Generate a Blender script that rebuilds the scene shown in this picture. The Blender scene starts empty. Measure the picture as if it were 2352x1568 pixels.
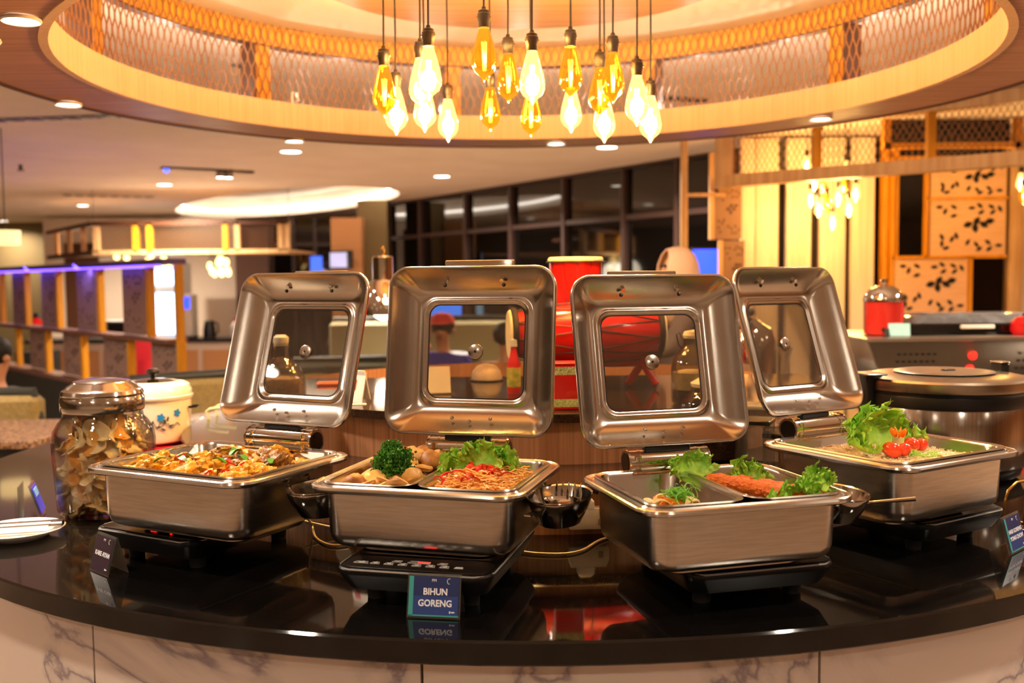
import bpy, math, random
from mathutils import Vector, Matrix, Euler, noise
random.seed(7)
sc = bpy.context.scene
COL = sc.collection
PI = math.pi
R = math.radians
# ------------------------------------------------------------------ camera, world, exposure
CAMZ = 1.45
FPX = 2287.0
PIT = math.atan(144 / FPX)
ROL = -0.01
_c, _s, _cp, _sp = math.cos(ROL), math.sin(ROL), math.cos(PIT), math.sin(PIT)
RV = Vector((_c, _s * _sp, _s * _cp)); UV_ = Vector((-_s, _c * _sp, _c * _cp)); FV = Vector((0, _cp, -_sp))
cam = bpy.data.objects.new('camera', bpy.data.cameras.new('camera'))
COL.objects.link(cam)
m = Matrix.Identity(4)
for i in range(3):
    m[i][0], m[i][1], m[i][2] = RV[i], UV_[i], -FV[i]
m[2][3] = CAMZ
cam.matrix_world = m
cam.data.sensor_width = 36
cam.data.lens = 36 * FPX / 2352
cam.data.clip_end = 200
cam.data.dof.use_dof = True
cam.data.dof.focus_distance = 2.0
cam.data.dof.aperture_fstop = 3.2
sc.camera = cam
w = bpy.data.worlds.new('world'); sc.world = w; w.use_nodes = True
w.node_tree.nodes['Background'].inputs[0].default_value = (0.9, 0.7, 0.5, 1)
w.node_tree.nodes['Background'].inputs[1].default_value = 0.15
sc.view_settings.view_transform = 'Standard'
sc.view_settings.look = 'None'
sc.view_settings.exposure = 0.88
sc.view_settings.gamma = 1.0
sc.cycles.transparent_max_bounces = 24
sc.cycles.sample_clamp_indirect = 4.0
sc.cycles.caustics_refractive = False

def ray(px, py): return (px - 1176) / FPX * RV - (py - 784) / FPX * UV_ + FV
def G(px, py, z):                       # photo pixel -> world point at height z
    d = ray(px, py); t = (z - CAMZ) / d.z
    return Vector((d.x * t, d.y * t, z))
def Q(px, py, Y):                       # photo pixel -> world point at distance Y
    d = ray(px, py) * (Y / ray(px, py).y)
    return Vector((d.x, d.y, d.z + CAMZ))
WARM = (1.0, 0.84, 0.67); AMBER = (1.0, 0.83, 0.60)
P_DOWN = 85.0; P_RING = 10.0; P_BULB = 8.5

# ------------------------------------------------------------------ helpers
def lin(h):
    h = h.lstrip('#'); o = []
    for i in (0, 2, 4):
        c = int(h[i:i+2], 16) / 255
        o.append(c / 12.92 if c <= .04045 else ((c + .055) / 1.055) ** 2.4)
    return tuple(o) + (1,)

def mat(name, col, rough=.5, metal=0, spec=.5, col2=None, scale=5, stretch=(1, 1, 1), bump=0, bscale=None,
        emit=None, es=0, coat=0, lo=.35, hi=.65, detail=4, trans=0, ior=1.45, sss=0, aniso=0):
    mt = bpy.data.materials.new(name); mt.use_nodes = True
    nt = mt.node_tree; N = nt.nodes; L = nt.links; b = N['Principled BSDF']
    b.inputs['Base Color'].default_value = lin(col)
    b.inputs['Roughness'].default_value = rough
    b.inputs['Metallic'].default_value = metal
    b.inputs['Specular IOR Level'].default_value = spec
    b.inputs['Coat Weight'].default_value = coat
    b.inputs['Coat Roughness'].default_value = .08
    b.inputs['Transmission Weight'].default_value = trans
    b.inputs['IOR'].default_value = ior
    b.inputs['Subsurface Weight'].default_value = sss
    b.inputs['Subsurface Scale'].default_value = .01
    if emit:
        b.inputs['Emission Color'].default_value = lin(emit); b.inputs['Emission Strength'].default_value = es
    if col2 or bump:
        tc = N.new('ShaderNodeTexCoord'); mp = N.new('ShaderNodeMapping')
        L.new(tc.outputs['Object'], mp.inputs[0]); mp.inputs['Scale'].default_value = stretch
        nz = N.new('ShaderNodeTexNoise'); nz.inputs['Scale'].default_value = scale; nz.inputs['Detail'].default_value = detail
        L.new(mp.outputs[0], nz.inputs['Vector'])
        if col2:
            cr = N.new('ShaderNodeValToRGB'); cr.color_ramp.elements[0].position = lo; cr.color_ramp.elements[1].position = hi
            cr.color_ramp.elements[0].color = lin(col); cr.color_ramp.elements[1].color = lin(col2)
            L.new(nz.outputs[0], cr.inputs[0]); L.new(cr.outputs[0], b.inputs['Base Color'])
        if bump:
            nb = nz
            if bscale:
                nb = N.new('ShaderNodeTexNoise'); nb.inputs['Scale'].default_value = bscale; nb.inputs['Detail'].default_value = 3
                L.new(mp.outputs[0], nb.inputs['Vector'])
            bp = N.new('ShaderNodeBump'); bp.inputs['Strength'].default_value = bump; bp.inputs['Distance'].default_value = .003
            L.new(nb.outputs[0], bp.inputs['Height']); L.new(bp.outputs[0], b.inputs['Normal'])
    return mt

def thin_glass(name, tint='#f4f4f0', gloss=1.0, rough=.02, haze=0, hazecol='#bbbbbb', emit=None, es=0, base=.04):
    mt = bpy.data.materials.new(name); mt.use_nodes = True
    nt = mt.node_tree; N = nt.nodes; L = nt.links
    for n in list(N): N.remove(n)
    out = N.new('ShaderNodeOutputMaterial'); tr = N.new('ShaderNodeBsdfTransparent'); tr.inputs[0].default_value = lin(tint)
    gl = N.new('ShaderNodeBsdfGlossy'); gl.inputs['Roughness'].default_value = rough
    fr = N.new('ShaderNodeLayerWeight'); fr.inputs['Blend'].default_value = .25
    mu = N.new('ShaderNodeMath'); mu.operation = 'MULTIPLY_ADD'; mu.inputs[1].default_value = .75 * gloss; mu.inputs[2].default_value = base * gloss
    L.new(fr.outputs['Fresnel'], mu.inputs[0])
    mx = N.new('ShaderNodeMixShader'); L.new(mu.outputs[0], mx.inputs[0]); L.new(tr.outputs[0], mx.inputs[1]); L.new(gl.outputs[0], mx.inputs[2])
    last = mx
    if haze:
        df = N.new('ShaderNodeBsdfDiffuse'); df.inputs[0].default_value = lin(hazecol)
        m2 = N.new('ShaderNodeMixShader'); nz = N.new('ShaderNodeTexNoise'); nz.inputs['Scale'].default_value = 14; nz.inputs['Detail'].default_value = 6
        tc = N.new('ShaderNodeTexCoord'); L.new(tc.outputs['Object'], nz.inputs['Vector'])
        m3 = N.new('ShaderNodeMath'); m3.operation = 'MULTIPLY'; m3.inputs[1].default_value = haze; L.new(nz.outputs[0], m3.inputs[0])
        L.new(m3.outputs[0], m2.inputs[0]); L.new(last.outputs[0], m2.inputs[1]); L.new(df.outputs[0], m2.inputs[2]); last = m2
    if emit:
        em = N.new('ShaderNodeEmission'); em.inputs[0].default_value = lin(emit); em.inputs[1].default_value = es
        ad = N.new('ShaderNodeAddShader'); L.new(last.outputs[0], ad.inputs[0]); L.new(em.outputs[0], ad.inputs[1]); last = ad
    L.new(last.outputs[0], out.inputs[0])
    return mt

class MB:
    def __init__(s): s.v = []; s.f = []; s.mi = []
    def add(s, vs, fs, mi=0, M=None):
        o = len(s.v)
        s.v += [tuple(M @ Vector(v)) for v in vs] if M is not None else [tuple(v) for v in vs]
        s.f += [tuple(i + o for i in f) for f in fs]; s.mi += [mi] * len(fs); return s
    def box(s, sx, sy, sz, c=(0, 0, 0), M=None, mi=0):
        x, y, z = sx / 2, sy / 2, sz / 2; cx, cy, cz = c
        vs = [(cx + a * x, cy + b * y, cz + d * z) for d in (-1, 1) for a, b in ((-1, -1), (1, -1), (1, 1), (-1, 1))]
        return s.add(vs, [(3, 2, 1, 0), (4, 5, 6, 7), (0, 1, 5, 4), (1, 2, 6, 5), (2, 3, 7, 6), (3, 0, 4, 7)], mi, M)
    def loft(s, rings, n=5, cap0=True, cap1=True, M=None, mi=0, closed=False):
        vs = []; k = 4 * (n + 1)
        for g in rings:
            w_, d_, r_, z_ = g[:4]; ox, oy = (g[4], g[5]) if len(g) > 4 else (0, 0)
            r_ = min(r_, w_ / 2 - 1e-5, d_ / 2 - 1e-5)
            for q, (sx, sy) in enumerate(((1, 1), (-1, 1), (-1, -1), (1, -1))):
                for i in range(n + 1):
                    a = (q + i / n) * PI / 2
                    vs.append((sx * (w_ / 2 - r_) + r_ * math.cos(a) + ox, sy * (d_ / 2 - r_) + r_ * math.sin(a) + oy, z_))
        fs = []; m_ = len(rings)
        for j in range(m_ if closed else m_ - 1):
            a, b = j * k, ((j + 1) % m_) * k
            for i in range(k):
                i2 = (i + 1) % k; fs.append((a + i, a + i2, b + i2, b + i))
        if cap0 and not closed: fs.append(tuple(range(k - 1, -1, -1)))
        if cap1 and not closed: fs.append(tuple(range((m_ - 1) * k, m_ * k)))
        return s.add(vs, fs, mi, M)
    def slab(s, w_, d_, h_, r_=.01, b=.003, c=(0, 0, 0), M=None, mi=0, n=4):
        # rounded slab, c = centre of the base
        T = Matrix.Translation(c)
        if M is not None: T = M @ T
        return s.loft([(w_ - 2 * b, d_ - 2 * b, max(r_ - b, .0005), 0), (w_, d_, r_, b), (w_, d_, r_, h_ - b), (w_ - 2 * b, d_ - 2 * b, max(r_ - b, .0005), h_)], n, M=T, mi=mi)
    def lathe(s, prof, n=32, c=(0, 0, 0), M=None, mi=0, a0=0, a1=2 * PI, sx=1, sy=1):
        full = abs(a1 - a0 - 2 * PI) < 1e-6; k = n if full else n + 1
        vs = []; idx = []
        for r_, z_ in prof:
            if r_ < 1e-6: idx.append((len(vs), 1)); vs.append((c[0], c[1], c[2] + z_))
            else:
                idx.append((len(vs), k))
                for i in range(k):
                    a = a0 + (a1 - a0) * i / n; vs.append((c[0] + r_ * math.cos(a) * sx, c[1] + r_ * math.sin(a) * sy, c[2] + z_))
        fs = []
        for (a, ka), (b, kb) in zip(idx, idx[1:]):
            for i in range(n):
                i2 = (i + 1) % k
                if ka == 1 and kb == 1: continue
                if ka == 1: fs.append((a, b + i2, b + i))
                elif kb == 1: fs.append((a + i, a + i2, b))
                else: fs.append((a + i, a + i2, b + i2, b + i))
        return s.add(vs, fs, mi, M)
    def tube(s, pts, r_, n=8, M=None, mi=0, cap=True, closed=False):
        pts = [Vector(p) for p in pts]; k = len(pts); rr = r_ if isinstance(r_, (list, tuple)) else [r_] * k
        vs = []; up = None
        for i, p in enumerate(pts):
            if closed: t = pts[(i + 1) % k] - pts[i - 1]
            else: t = pts[min(i + 1, k - 1)] - pts[max(i - 1, 0)]
            t.normalize()
            if up is None: up = Vector((0, 0, 1)) if abs(t.z) < .9 else Vector((1, 0, 0))
            x = t.cross(up).normalized(); y = x.cross(t).normalized(); up = y
            for j in range(n):
                a = 2 * PI * j / n; vs.append(p + rr[i] * (math.cos(a) * x + math.sin(a) * y))
        fs = []
        for i in range(k if closed else k - 1):
            a, b = i * n, ((i + 1) % k) * n
            for j in range(n): fs.append((a + j, a + (j + 1) % n, b + (j + 1) % n, b + j))
        if cap and not closed: fs += [tuple(range(n - 1, -1, -1)), tuple(range((k - 1) * n, k * n))]
        return s.add(vs, fs, mi, M)
    def prism(s, poly, h_, z0=0, M=None, mi=0):
        k = len(poly); vs = [(x, y, z0) for x, y in poly] + [(x, y, z0 + h_) for x, y in poly]
        fs = [tuple(range(k - 1, -1, -1)), tuple(range(k, 2 * k))] + [(i, (i + 1) % k, k + (i + 1) % k, k + i) for i in range(k)]
        return s.add(vs, fs, mi, M)
    def sph(s, r_, c=(0, 0, 0), n=16, m_=8, sc_=(1, 1, 1), M=None, mi=0):
        prof = [(max(0, r_ * math.sin(PI * i / m_)) if 0 < i < m_ else 0, -r_ * math.cos(PI * i / m_)) for i in range(m_ + 1)]
        T = Matrix.Translation(c) @ Matrix.Diagonal((*sc_, 1))
        if M is not None: T = M @ T
        return s.lathe(prof, n, M=T, mi=mi)
    def mesh(s, name, mats, smooth=35, fix=True):
        me = bpy.data.meshes.new(name); me.from_pydata(s.v, [], s.f)
        mats = mats if isinstance(mats, (list, tuple)) else [mats]
        for q in mats: me.materials.append(q)
        if len(mats) > 1: me.polygons.foreach_set('material_index', s.mi)
        me.update()
        if fix:
            import bmesh
            b = bmesh.new(); b.from_mesh(me); bmesh.ops.recalc_face_normals(b, faces=b.faces); b.to_mesh(me); b.free()
        if smooth:
            me.polygons.foreach_set('use_smooth', [True] * len(me.polygons)); me.set_sharp_from_angle(angle=R(smooth))
        return me

def link(name, me, parent=None, loc=(0, 0, 0), rot=(0, 0, 0), **k):
    o = bpy.data.objects.new(name, me); COL.objects.link(o)
    o.location = loc; o.rotation_euler = rot
    if parent: o.parent = parent
    for a, b in k.items(): o[a] = b
    return o
def obj(name, mb, mats, parent=None, loc=(0, 0, 0), rot=(0, 0, 0), smooth=35, fix=True, **k):
    return link(name, mb.mesh(name, mats, smooth, fix), parent, loc, rot, **k)
def tag(o, label, cat, group=None):
    o['label'] = label; o['category'] = cat
    if group: o['group'] = group
    return o
def thing(name, label, cat, loc=(0, 0, 0), rz=0, group=None):
    return tag(link(name, None, None, loc, (0, 0, rz)), label, cat, group)
def struct(name, mb, mats, **k):
    return obj(name, mb, mats, kind='structure', **k)
def dup(root, loc, rz, label=None, group=None):
    def cp(o, par):
        c = o.copy(); COL.objects.link(c)
        if par: c.parent = par
        for ch in [q for q in bpy.data.objects if q.parent == o]: cp(ch, c)
        return c
    r = cp(root, None); r.location = loc; r.rotation_euler = (0, 0, rz)
    if label: r['label'] = label
    if group: r['group'] = group
    return r
def light(kind, loc, power, color, size=.1, parent=None, rot=(0, 0, 0), spread=None):
    d = bpy.data.lights.new('lamp', kind); d.energy = power; d.color = color
    if kind == 'AREA':
        d.shape = 'DISK'; d.size = size
        if spread: d.spread = spread
    elif kind == 'POINT': d.shadow_soft_size = size
    o = bpy.data.objects.new('lamp_light', d); COL.objects.link(o); o.location = loc; o.rotation_euler = rot
    if parent: o.parent = parent
    return o
def RX(a): return Matrix.Rotation(a, 4, 'X')
def RY(a): return Matrix.Rotation(a, 4, 'Y')
def RZ(a): return Matrix.Rotation(a, 4, 'Z')
def T(*a): return Matrix.Translation(a if len(a) == 3 else a[0])
def text(name, s, size, mt, parent, loc, rot, depth=.0004, align='CENTER', sx=1, bold=0):
    cu = bpy.data.curves.new(name, 'FONT'); cu.body = s; cu.size = size; cu.align_x = align; cu.align_y = 'CENTER'
    cu.extrude = depth; cu.offset = bold; cu.resolution_u = 3; cu.space_line = .95
    cu.materials.append(mt)
    tmp = bpy.data.objects.new('t', cu); COL.objects.link(tmp); bpy.context.view_layer.update()
    me = bpy.data.meshes.new_from_object(tmp.evaluated_get(bpy.context.evaluated_depsgraph_get())); bpy.data.objects.remove(tmp); bpy.data.curves.remove(cu)
    o = link(name, me, parent, loc, rot); o.scale.x = sx
    return o

# ------------------------------------------------------------------ materials
steel = mat('brushed_steel', '#c9c2b8', .24, 1, col2='#bdb5aa', scale=8, stretch=(2, 2, 30), bump=.02, bscale=40)
steel_lid = mat('lid_steel', '#cfc8bd', .20, 1, col2='#c2bbb0', scale=6, bump=.03, bscale=10)
chrome = mat('chrome', '#d8d4cc', .06, 1)
pan_steel = mat('pan_steel', '#c4bdb2', .2, 1)
darksteel = mat('dark_steel', '#555049', .25, 1)
granite = mat('black_granite', '#0d0b0a', .05, 0, .6, col2='#1a1714', scale=160, lo=.55, hi=.8, bump=0)
granite_brown = mat('brown_black_granite', '#2a1c15', .08, 0, .6, col2='#3c2a20', scale=160, lo=.5, hi=.8)
black = mat('black_plastic', '#0e0d0d', .35)
blackgloss = mat('black_glass', '#080808', .06, coat=.5)
white = mat('white_plastic', '#d9d2c6', .4)
grey = mat('grey_plastic', '#8d8881', .4)
rubber = mat('rubber', '#151413', .7)
woodwall = mat('striped_wood_laminate', '#b4825c', .4, col2='#83583c', scale=16, stretch=(9, 9, .12), lo=.3, hi=.72, detail=5)
soffitwood = mat('soffit_wood', '#bf8c72', .42, col2='#9a6c56', scale=7, stretch=(.35, 9, 9), lo=.3, hi=.75, detail=6)
fasciawood = mat('fascia_wood', '#e0bb92', .45, col2='#d2aa80', scale=14, stretch=(7, 7, .15), lo=.3, hi=.7)
orangewood = mat('orange_wood', '#d8951e', .45, col2='#c48014', scale=6, stretch=(4, 4, .4))
palewood = mat('pale_wood', '#d6ad78', .5, col2='#c0945e', scale=8, stretch=(3, 3, .3))
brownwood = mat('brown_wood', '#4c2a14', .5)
creamslat = mat('cream_slat', '#eedcc2', .5, col2='#e2ccae', scale=5, stretch=(6, 6, .2))
goldmesh = mat('gold_mesh', '#855728', .45)
plaster = mat('ceiling_plaster', '#e6d5c2', .8, col2='#dfccb8', scale=2)
cream = mat('cream_plaster', '#f0ddc0', .8)
olive = mat('olive_wall', '#7d6a44', .7)
offwhite = mat('off_white_wall', '#d9c8b4', .7, col2='#d0bda7', scale=40, bump=.1)
beige = mat('beige_panel', '#c08a58', .6)
floorm = mat('floor_tile', '#8c7460', .3, col2='#7c6552', scale=3)
darkmull = mat('mullion', '#3a2620', .45)
nightglass = mat('night_glass', '#060505', .04, 0, .8)
bluelit = mat('blue_screen', '#1030ff', .3, emit='#1d3cff', es=2.2)
whitescreen = mat('white_screen', '#aad0ff', .3, emit='#a6d4ff', es=2.5)
glass = thin_glass('clear_glass', '#f1f0ea', .8)
glass_lid = thin_glass('lid_glass', '#d8d4cc', 1.0, .015, haze=.035, hazecol='#c8bfb2', base=.06)
acrylic = thin_glass('clear_acrylic', '#e6e6e0', .9, .05, haze=.12, hazecol='#d8d8d8')
amberglass = thin_glass('amber_bulb_glass', '#ffd070', .9, base=.05, emit='#ffae20', es=.16)
litglass = thin_glass('lit_bulb_glass', '#ffd890', .7, base=.03, emit='#ffd080', es=.7)
filament = mat('filament', '#ffcf70', .5, emit='#ffb040', es=9)
filament_hot = mat('hot_filament', '#ffe0a0', .5, emit='#ffd890', es=45)
diffuser = mat('lamp_diffuser', '#ffffff', .5, emit='#fff0dc', es=8)
red = mat('red_lacquer', '#c41410', .22, coat=.4, col2='#a50e0c', scale=4)
redplastic = mat('red_plastic', '#c01318', .3)
skin = mat('skin', '#b98362', .55, sss=.1)
hair = mat('dark_hair', '#120d0b', .6)
drumskin = mat('drum_skin', '#e2cfa4', .6)
brass = mat('brass', '#c79a4a', .25, 1)
# ================================================================== THE SETTING
CX, CY = 0.077, 3.35          # axis of the round counter and of the canopy above it
ZC, ZCEIL = 0.87, 2.56
KX = 0.052                      # the canopy's axis lies a little left of the counter's
CTR = Vector((KX, CY, 0))
def on_line(px, A, B):        # where the vertical plane through A-B is met at photo column px
    d = ray(px, 640); ax, ay = A; bx, by = B
    # A + s(B-A) = t d
    det = (bx - ax) * (-d.y) + (by - ay) * d.x
    s_ = ((-ax) * (-d.y) - (-d.x) * (-ay)) / det
    return Vector((ax + s_ * (bx - ax), ay + s_ * (by - ay), 0)), s_
def polar(r_, deg, z=0):      # deg measured from +Y (away from the camera), clockwise
    a = R(deg); return Vector((KX + r_ * math.sin(a), CY + r_ * math.cos(a), z))

b = MB().box(20, 23.5, .1, (-1, 6.5, -.05)); struct('floor', b, floorm)
# ceiling with an oval recess
EC = Vector((-3.4, 14.6)); eu = Vector((.55, -.835)); ev = Vector((.835, .55))
b = MB(); n = 64; vs = []; fs = []
ell = [EC + 3.1 * math.cos(2 * PI * i / n) * eu + 1.2 * math.sin(2 * PI * i / n) * ev for i in range(n)]
x0, x1, y0, y1 = -11, 9, -5.2, 18.2
outer = []
for p in ell:
    d = p - EC; ks = []
    if abs(d.x) > 1e-6: ks.append(((x1 if d.x > 0 else x0) - EC.x) / d.x)
    if abs(d.y) > 1e-6: ks.append(((y1 if d.y > 0 else y0) - EC.y) / d.y)
    outer.append(EC + d * min(ks))
for i, p in enumerate(ell): vs.append((p.x, p.y, ZCEIL))
for p in outer: vs.append((p.x, p.y, ZCEIL))
cor = [(x0, y0), (x1, y0), (x1, y1), (x0, y1)]
for c in cor: vs.append((*c, ZCEIL))
for i in range(n):
    j = (i + 1) % n; fs.append((i, n + i, n + j, j))
    a, c = outer[i], outer[j]
    if abs(a.x - c.x) > 1e-4 and abs(a.y - c.y) > 1e-4:
        k = min(range(4), key=lambda q: (Vector(cor[q]) - (a + c) / 2).length); fs.append((n + i, 2 * n + k, n + j))
b.add(vs, fs)
for i in range(n):                                     # wall of the recess
    j = (i + 1) % n; p, q = ell[i], ell[j]
    b.add([(p.x, p.y, ZCEIL), (q.x, q.y, ZCEIL), (q.x, q.y, ZCEIL + .3), (p.x, p.y, ZCEIL + .3)], [(0, 1, 2, 3)])
b.add([(p.x, p.y, ZCEIL + .3) for p in ell], [tuple(range(n))])
ceiling = struct('ceiling', b, plaster)
b = MB().tube([(*(EC + 2.93 * math.cos(2 * PI * i / 40) * eu + 1.13 * math.sin(2 * PI * i / 40) * ev), ZCEIL + .1) for i in range(40)], .02, 6, closed=True)
o = obj('cove_light_strip', b, mat('led_white', '#ffffff', .5, emit='#fff2e2', es=7))
tag(o, 'bright white light strip inside the oval ceiling recess at the back left', 'light')

b = MB().box(20, .2, 2.6, (-1, 18.3, 1.3)); struct('wall_back', b, olive)
b = MB().box(.2, 23.5, 2.6, (-11.0, 6.5, 1.3)); struct('wall_left', b, olive)
b = MB().box(.2, 23.5, 2.6, (9.0, 6.5, 1.3)); struct('wall_right', b, beige)
b = MB().box(20, .2, 2.6, (-1, -5.2, 1.3)); struct('wall_front', b, offwhite)

# window wall, running obliquely towards the camera on the right
WA, WB = Vector((-1.75, 14.6)), Vector((1.98, 8.75))
wd = (WB - WA).normalized(); wl = (WB - WA).length; wang = math.atan2(wd.y, wd.x)
win = link('window_1', None, None, (WA.x, WA.y, 0), (0, 0, wang), kind='structure')
cuts = [0.0]
for px in (970, 1075, 1178, 1300, 1437, 1560): cuts.append(on_line(px, WA, WB)[1] * wl)
cuts.append(wl)
for i, (a, c) in enumerate(zip(cuts, cuts[1:])):
    for z0, z1 in ((0.02, 2.03), (2.07, 2.54)):
        obj('window_pane', MB().box(c - a - .05, .012, z1 - z0, ((a + c) / 2, .02, (z0 + z1) / 2)), nightglass, win, smooth=0)
for a in cuts: obj('mullion', MB().slab(.06, .09, 2.54, .006, .003, (a, 0, 0)), darkmull, win)
obj('transom', MB().box(wl, .06, .05, (wl / 2, 0, 2.05)), darkmull, win)
obj('window_head', MB().box(wl, .08, .03, (wl / 2, 0, 2.545)), darkmull, win)
obj('night_backing', MB().box(wl + .2, .02, 2.56, (wl / 2, .12, 1.28)), mat('night_outside', '#0a0808', .9), win)

# olive column and beige pier at the left end of the windows
b = MB().box(.42, .42, 2.56, (Q(860, 600, 14.1).x, 14.15, 1.28)); struct('wall_column', b, olive)
b = MB().box(.42, .3, 2.3, (Q(800, 600, 13.6).x - .02, 13.75, 1.15)); struct('wall_pier', b, beige)

# ------------------------------------------------------------------ canopy over the round counter
RI, RO, ZS = 1.435, 1.745, 2.116
canopy = thing('round_canopy', 'large round wooden canopy ring with gold mesh hanging above the buffet', 'canopy', (KX, CY, 0))
b = MB().lathe([(RI, ZS), (RO, ZS)], 128); b.lathe([(RO, ZS), (RO, ZS + .10)], 128); b.lathe([(RI + .02, ZS + .1), (RO, ZS + .1)], 128)
obj('soffit', b, soffitwood, canopy, fix=False)
b = MB().lathe([(RI, ZS - .004), (RI, ZS + .105), (RI + .025, ZS + .105), (RI + .025, ZS - .004), (RI, ZS - .004)], 128)
obj('fascia', b, fasciawood, canopy)
b = MB().lathe([(RO - .012, ZS - .004), (RO + .012, ZS - .004), (RO + .012, ZS + .12), (RO - .012, ZS + .12), (RO - .012, ZS - .004)], 128)
obj('outer_fascia', b, brownwood, canopy)
b = MB().lathe([(0, ZCEIL - .012), (RI + .11, ZCEIL - .012), (RI + .11, ZCEIL - .002)], 96)
obj('inner_ceiling', b, cream, canopy, fix=False)
b = MB().lathe([(0, 2.455), (.74, 2.455), (.745, 2.46), (.745, 2.485), (.62, 2.485), (.62, 2.548)], 96)
obj('centre_disc', b, mat('disc_wood', '#d8a878', .45, col2='#c89464', scale=5, stretch=(.4, 7, 7)), canopy)
b = MB().tube([(.72 * math.cos(2 * PI * i / 64), .72 * math.sin(2 * PI * i / 64), 2.495) for i in range(64)], .006, 6, closed=True)
obj('light_strip', b, mat('led_warm', '#ffffff', .5, emit='#ffc888', es=55), canopy)
RM = 1.465
for k in range(12): light('POINT', (.68 * math.cos(PI / 6 * k), .68 * math.sin(PI / 6 * k), 2.515), 4.0, AMBER, .01, canopy)
for k in range(24): light('POINT', ((RO - .04) * math.cos(PI / 12 * k), (RO - .04) * math.sin(PI / 12 * k), ZS + .17), 2.6, WARM, .01, canopy)  # unseen uplights added on the ring top to brighten the ceiling outside
ztop, zbot = ZCEIL - .014, ZS + .105
def ring_seg(b, r0, r1, z0, z1, a0, a1, n=24):
    b.lathe([(r0, z0), (r1, z0), (r1, z1), (r0, z1), (r0, z0)], n, a0=a0, a1=a1)
    for a in (a0, a1):
        c, s_ = math.cos(a), math.sin(a); b.add([(r0 * c, r0 * s_, z0), (r1 * c, r1 * s_, z0), (r1 * c, r1 * s_, z1), (r0 * c, r0 * s_, z1)], [(0, 1, 2, 3)])
post_deg = [-12.5 + 36 * k for k in range(10)]
for dg in post_deg:
    a = PI / 2 - R(dg); b = MB(); ring_seg(b, RM + .012, RM + .05, zbot, ztop - .085, a - .024, a + .024, 3)
    obj('post', b, orangewood, canopy)
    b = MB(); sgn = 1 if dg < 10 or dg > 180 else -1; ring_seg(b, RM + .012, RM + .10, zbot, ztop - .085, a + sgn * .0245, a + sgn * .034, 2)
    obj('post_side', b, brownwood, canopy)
b = MB(); b.lathe([(RM + .012, ztop - .085), (RM + .05, ztop - .085), (RM + .05, ztop), (RM + .012, ztop), (RM + .012, ztop - .085)], 128)
obj('top_rail', b, orangewood, canopy)
b = MB(); b.lathe([(RM + .008, ztop - .092), (RM + .052, ztop - .092), (RM + .052, ztop - .085), (RM + .008, ztop - .085), (RM + .008, ztop - .092)], 128)
obj('rail_trim', b, brownwood, canopy)
# expanded-metal mesh: wavy strands touching their neighbours, ring-shaped
def mesh_strands(b, place, length, height, cw, ch, th=.0032, dep=.004, closed=False):
    cols = int(round(length / cw)); rows = int(round(height / (ch / 2)))
    for i in range(cols):
        pts = []
        for j in range(rows + 1):
            for q, sft in ((0, 0), (.36, 0)):
                if j + q > rows: continue
                side = 1 if (j + i) % 2 else -1
                pts.append(((i + .5) * length / cols + side * .5 * length / cols * .86, (j + q) * height / rows))
        vs = []; fs = []
        for k, (u, z) in enumerate(pts):
            for du, dd in ((-th, -dep), (th, -dep), (th, dep), (-th, dep)): vs.append(place(u + du / 2, z, dd / 2))
            if k:
                o_ = (k - 1) * 4
                for q in range(4): fs.append((o_ + q, o_ + (q + 1) % 4, o_ + 4 + (q + 1) % 4, o_ + 4 + q))
        b.add(vs, fs)
b = MB()
mesh_strands(b, lambda u, z, d: ((RM + d) * math.cos(u / RM), (RM + d) * math.sin(u / RM), zbot + z), 2 * PI * RM, ztop - zbot, .0184, .104, .0046)
obj('mesh_screen', b, goldmesh, canopy, fix=False, smooth=0, kind='stuff')
obj('hook', MB().tube([polar(RI + .02, -43.5, ZS + .10) - CTR, polar(RI + .02, -43.5, ZS + .155) - CTR, polar(RI + .02, -42.5, ZS + .155) - CTR, polar(RI + .02, -42.3, ZS + .12) - CTR], .006, 6), white, canopy)

# ring and room downlights --------------------------------------------------------
def downlight(p, d, label, power, group=None, power_col=WARM, spread=2.6):
    t = thing('ceiling_downlight', label, 'ceiling light', p, 0, group)
    b = MB().lathe([(d * .5, 0), (d * .58, 0), (d * .6, -.006), (d * .56, -.010), (d * .5, -.004), (d * .5, 0)], 28)
    obj('trim_ring', b, white, t)
    b = MB().lathe([(0, -.004), (d * .5, -.004), (d * .5, -.001)], 28)
    obj('diffuser', b, diffuser, t)
    light('AREA', (0, 0, -.014), power, power_col, d * .9, t, spread=spread)
    return t
names = ['at the top left corner', 'at the left of the bulbs', 'above the leftmost lid, on the ring edge', 'just right of the middle, on the ring edge', 'glowing near the right end of the ring']
for (px, py), nm in zip(((48, 41), (157, 236), (676, 321), (1277, 327), (1885, 270)), names):
    p = G(px, py, ZS); d = p - CTR; d.z = 0
    downlight(Vector((p.x, p.y, ZS - .001)), .082, 'round downlight in the wooden canopy soffit, ' + nm, P_RING)
for dg in (112, 248):
    p = polar(1.6, dg, ZS - .001); downlight(p, .082, 'round downlight in the near half of the canopy soffit', P_RING, 'downlights in the near half of the canopy')
room = [(668, 347, 'oval white downlight directly above the leftmost lid, below the ring edge'), (378, 423, 'white ceiling downlight above the left wooden pergola, second lowest'),
        (190, 471, 'white ceiling downlight low at the far left, over the pergola corner'), (742, 452, 'white ceiling downlight inside the oval recess'),
        (1015, 404, 'white ceiling downlight in the middle of the ceiling, above the dark windows'), (1394, 337, 'white ceiling downlight just under the hanging bulbs at the right'),
        (8, 507, 'white ceiling downlight at the left picture edge above the drum lamp')]
for px, py, lb in room:
    p = G(px, py, ZCEIL if px != 742 else ZCEIL + .3); downlight(Vector((p.x, p.y, p.z - .001)), .17, lb, P_DOWN * (.3 if px == 8 else 1))
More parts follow.
